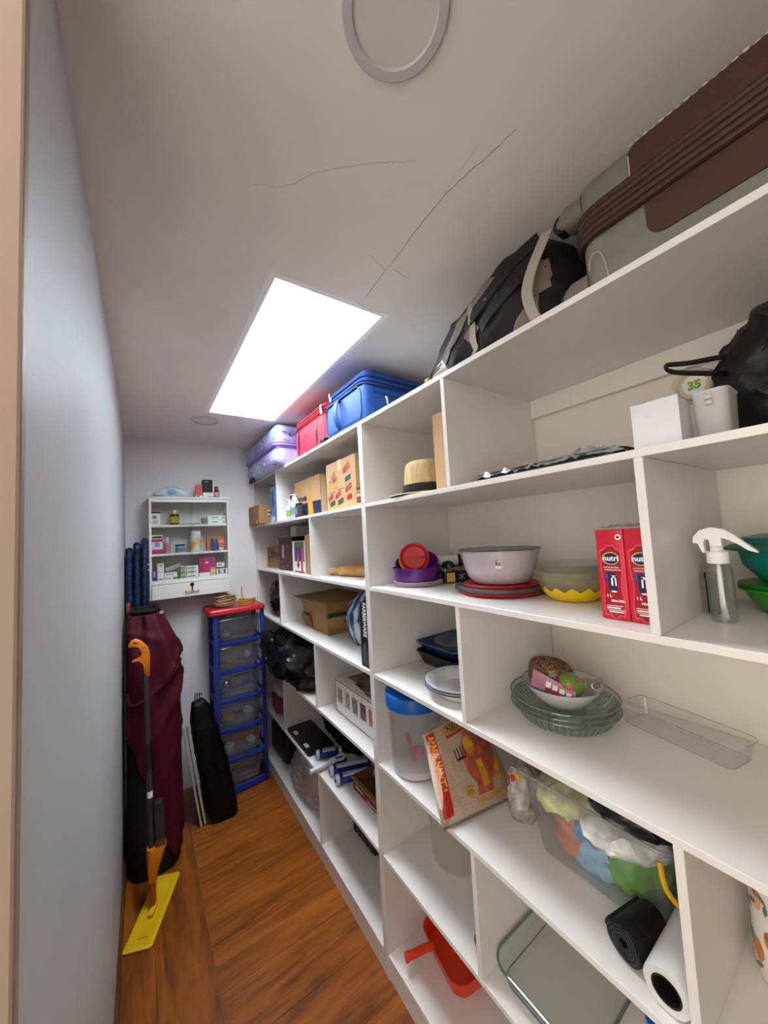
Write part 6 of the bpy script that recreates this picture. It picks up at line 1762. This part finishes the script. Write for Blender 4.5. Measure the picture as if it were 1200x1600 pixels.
# black garment bag leaning, and two boards
t = thing('black_garment_bag', 'tall black plastic-covered bag leaning in front of the drawer tower', 'bag', (.35, 2.45, 0))
b = bm0(); blob(b, (.400, 2.455, .0006), (.180, .12, .76), p=3.4, sub=5, amp=.010, freq=8, seed=91, crease=.010, cf=12, shape=lambda q: V((q.x * (1 - .30 * q.z / .7) - .115 * q.z / .7, q.y * (1 - .2 * q.z / .7) + .11 * q.z / .7, q.z * .95))); obj('body', b, mat('garment_black', '#050506', .5, spec=.3, bump=.8, bscale=30), t)
b = bm0()
for k in range(3):
    tube(b, spline([(.262 + k * .012, 2.56, .655), (.263 + k * .012, 2.56, .695), (.267 + k * .012, 2.555, .72), (.277 + k * .012, 2.555, .715), (.279 + k * .012, 2.56, .70)], 4), .0032, 6)
obj('hanger_hooks', b, 'steel', t)
for i in range(2):
    t = thing('thin_board', ('thin grey board leaning against the maroon bundle, nearer the viewer', 'thin grey board leaning behind the nearer one')[i], 'board', (.26, 2.5, 0))
    M = Matrix.Translation((.268 + .022 * i, 2.44 + .012 * i, .0040)) @ Matrix.Rotation(R(-8.0), 4, 'Y')
    b = bm0(); box(b, 0, .009, 0, .20, 0, .50, bev=.001, M=M); obj('board', b, mat('board_grey', '#8d8a86', .55), t, smooth=False)
    b = bm0(); box(b, -.0008, .0098, -.0012, .0, 0.002, .498, M=M); obj('edge_strip', b, mat('board_edge', '#b7b4ae', .5), t, smooth=False)

# flat mop
mat('mop_orange', '#d97a12', .4); mat('mop_yellow', '#d9ae10', .4); mat('mop_grey', '#33363b', .4); mat('mop_rust', '#b24a0f', .45)
t = thing('flat_mop', 'spray mop with orange trigger handle, grey pole and flat yellow head', 'mop', (.035, 2.056, 0))
hd = V((.118, .292, 0)).normalized(); hn = V((hd.y, -hd.x, 0))
Mh = Matrix(((hn.x, hd.x, 0, .033), (hn.y, hd.y, 0, 2.056), (0, 0, 1, 0), (0, 0, 0, 1)))
b = bm0()
def mopring(w_, l_, z_):
    return [(x + (.018 * (y_ / (l_ / 2)) if abs(y_) > l_ * .3 else 0) * 0, y_, z_) for x, y_, _ in rr(w_, l_, .015, 0, 4)]
loft(b, [mopring(.105, .335, .0006), mopring(.112, .342, .003), mopring(.112, .342, .008), mopring(.104, .334, .0105), mopring(.066, .27, .0105), mopring(.062, .265, .0085)], M=Mh); hdo = obj('head', b, 'mop_yellow', t)
b = bm0(); box(b, -.018, .020, -.124, -.120, .0083, .0092, M=Mh); obj('head_mark', b, mat('mop_amber', '#a8780a', .5), hdo)
b = bm0(); box(b, -.011, .011, -.045, .020, .0085, .024, bev=.004, M=Mh); obj('swivel_block', b, 'mop_yellow', t)
p0 = V((.030, 2.060, .020)); p1 = V((.012, 2.205, 1.04))
def along(s):
    return p0 + (p1 - p0) * s
L_ = (p1 - p0).length
b = bm0(); tube(b, [along(.0), along(.03), along(.06), along(.11)], [.010, .013, .013, .015], 14); obj('joint', b, 'mop_rust', t)
dirv = (p1 - p0).normalized()
Mp = Matrix.Translation(p0) @ dirv.to_track_quat('Z', 'Y').to_matrix().to_4x4()
sd = (Mp.to_3x3().inverted() @ V((1, 0, 0)))
def off(x, s):       # a point x metres to the right of the pole axis at height s (0..1)
    return along(s) + V((x, -.004, 0))
def sec(s, xl, xr, d):
    c = along(s)
    return [(c.x + xl + (xr - xl) * .15, c.y - d, c.z), (c.x + xr - (xr - xl) * .15, c.y - d, c.z), (c.x + xr, c.y - d * .5, c.z), (c.x + xr, c.y + d * .6, c.z), (c.x + xr - (xr - xl) * .2, c.y + d, c.z), (c.x + xl + (xr - xl) * .2, c.y + d, c.z), (c.x + xl, c.y + d * .6, c.z), (c.x + xl, c.y - d * .5, c.z)]
b = bm0(); loft(b, [sec(.095, -.016, .016, .016), sec(.14, -.018, .026, .02), sec(.18, -.019, .044, .026), sec(.222, -.020, .060, .030), sec(.228, -.018, .058, .028)]); obj('bottle_cradle', b, 'mop_orange', t)
b = bm0(); loft(b, [sec(.205, .016, .054, .024), sec(.23, .012, .058, .027), sec(.36, .012, .056, .027), sec(.40, .016, .050, .022), sec(.405, .022, .044, .014)]); obj('water_bottle', b, clear('bottle_smoke', '#a3a3a6', .5, .12, .30, '#77777a'), t)
b = bm0(); tube(b, [along(.2), along(.7), along(1.0)], .0112, 16); po = obj('pole', b, 'mop_grey', t)
b = bm0(); tube(b, [along(.55), along(.552), along(.66), along(.662)], [.012, .0142, .0142, .012], 16); obj('pole_sleeve', b, 'black_plastic', po)
b = bm0(); tube(b, [along(.428), along(.455)], .0118, 16); obj('pole_label', b, 'ink_white', po)
# handle
hx = along(.985)
prof = [(-.014, -.03), (.014, -.03), (.017, .04), (.016, .085), (.004, .118), (-.025, .148), (-.058, .166), (-.082, .160), (-.098, .138), (-.094, .128), (-.070, .134), (-.042, .124), (-.026, .100), (-.026, .078), (-.040, .072), (-.080, .060), (-.078, .055), (-.042, .058), (-.020, .040), (-.012, .01)]
b = bm0(); prism(b, [(x * .78, y_ * 1.0) for x, y_ in prof], .026, FY(hx.x + .004, hx.y + .013, hx.z)); bmesh.ops.bevel(b, geom=b.edges[:], offset=.002, segments=1, affect='EDGES'); hnd = obj('trigger_handle', b, 'mop_orange', t, angle=50)
b = bm0(); prism(b, [(-.055, .150), (-.045, .152), (-.030, .143), (-.038, .141)], .028, FY(hx.x + .0, hx.y + .014, hx.z)); obj('grip_slot', b, 'brush_brown', hnd, smooth=False)
b = bm0(); lathe(b, [(.003, 0), (.003, .028)], 10, FY(hx.x - .006, hx.y + .014, hx.z + .118)); obj('rivet', b, 'brush_brown', hnd)
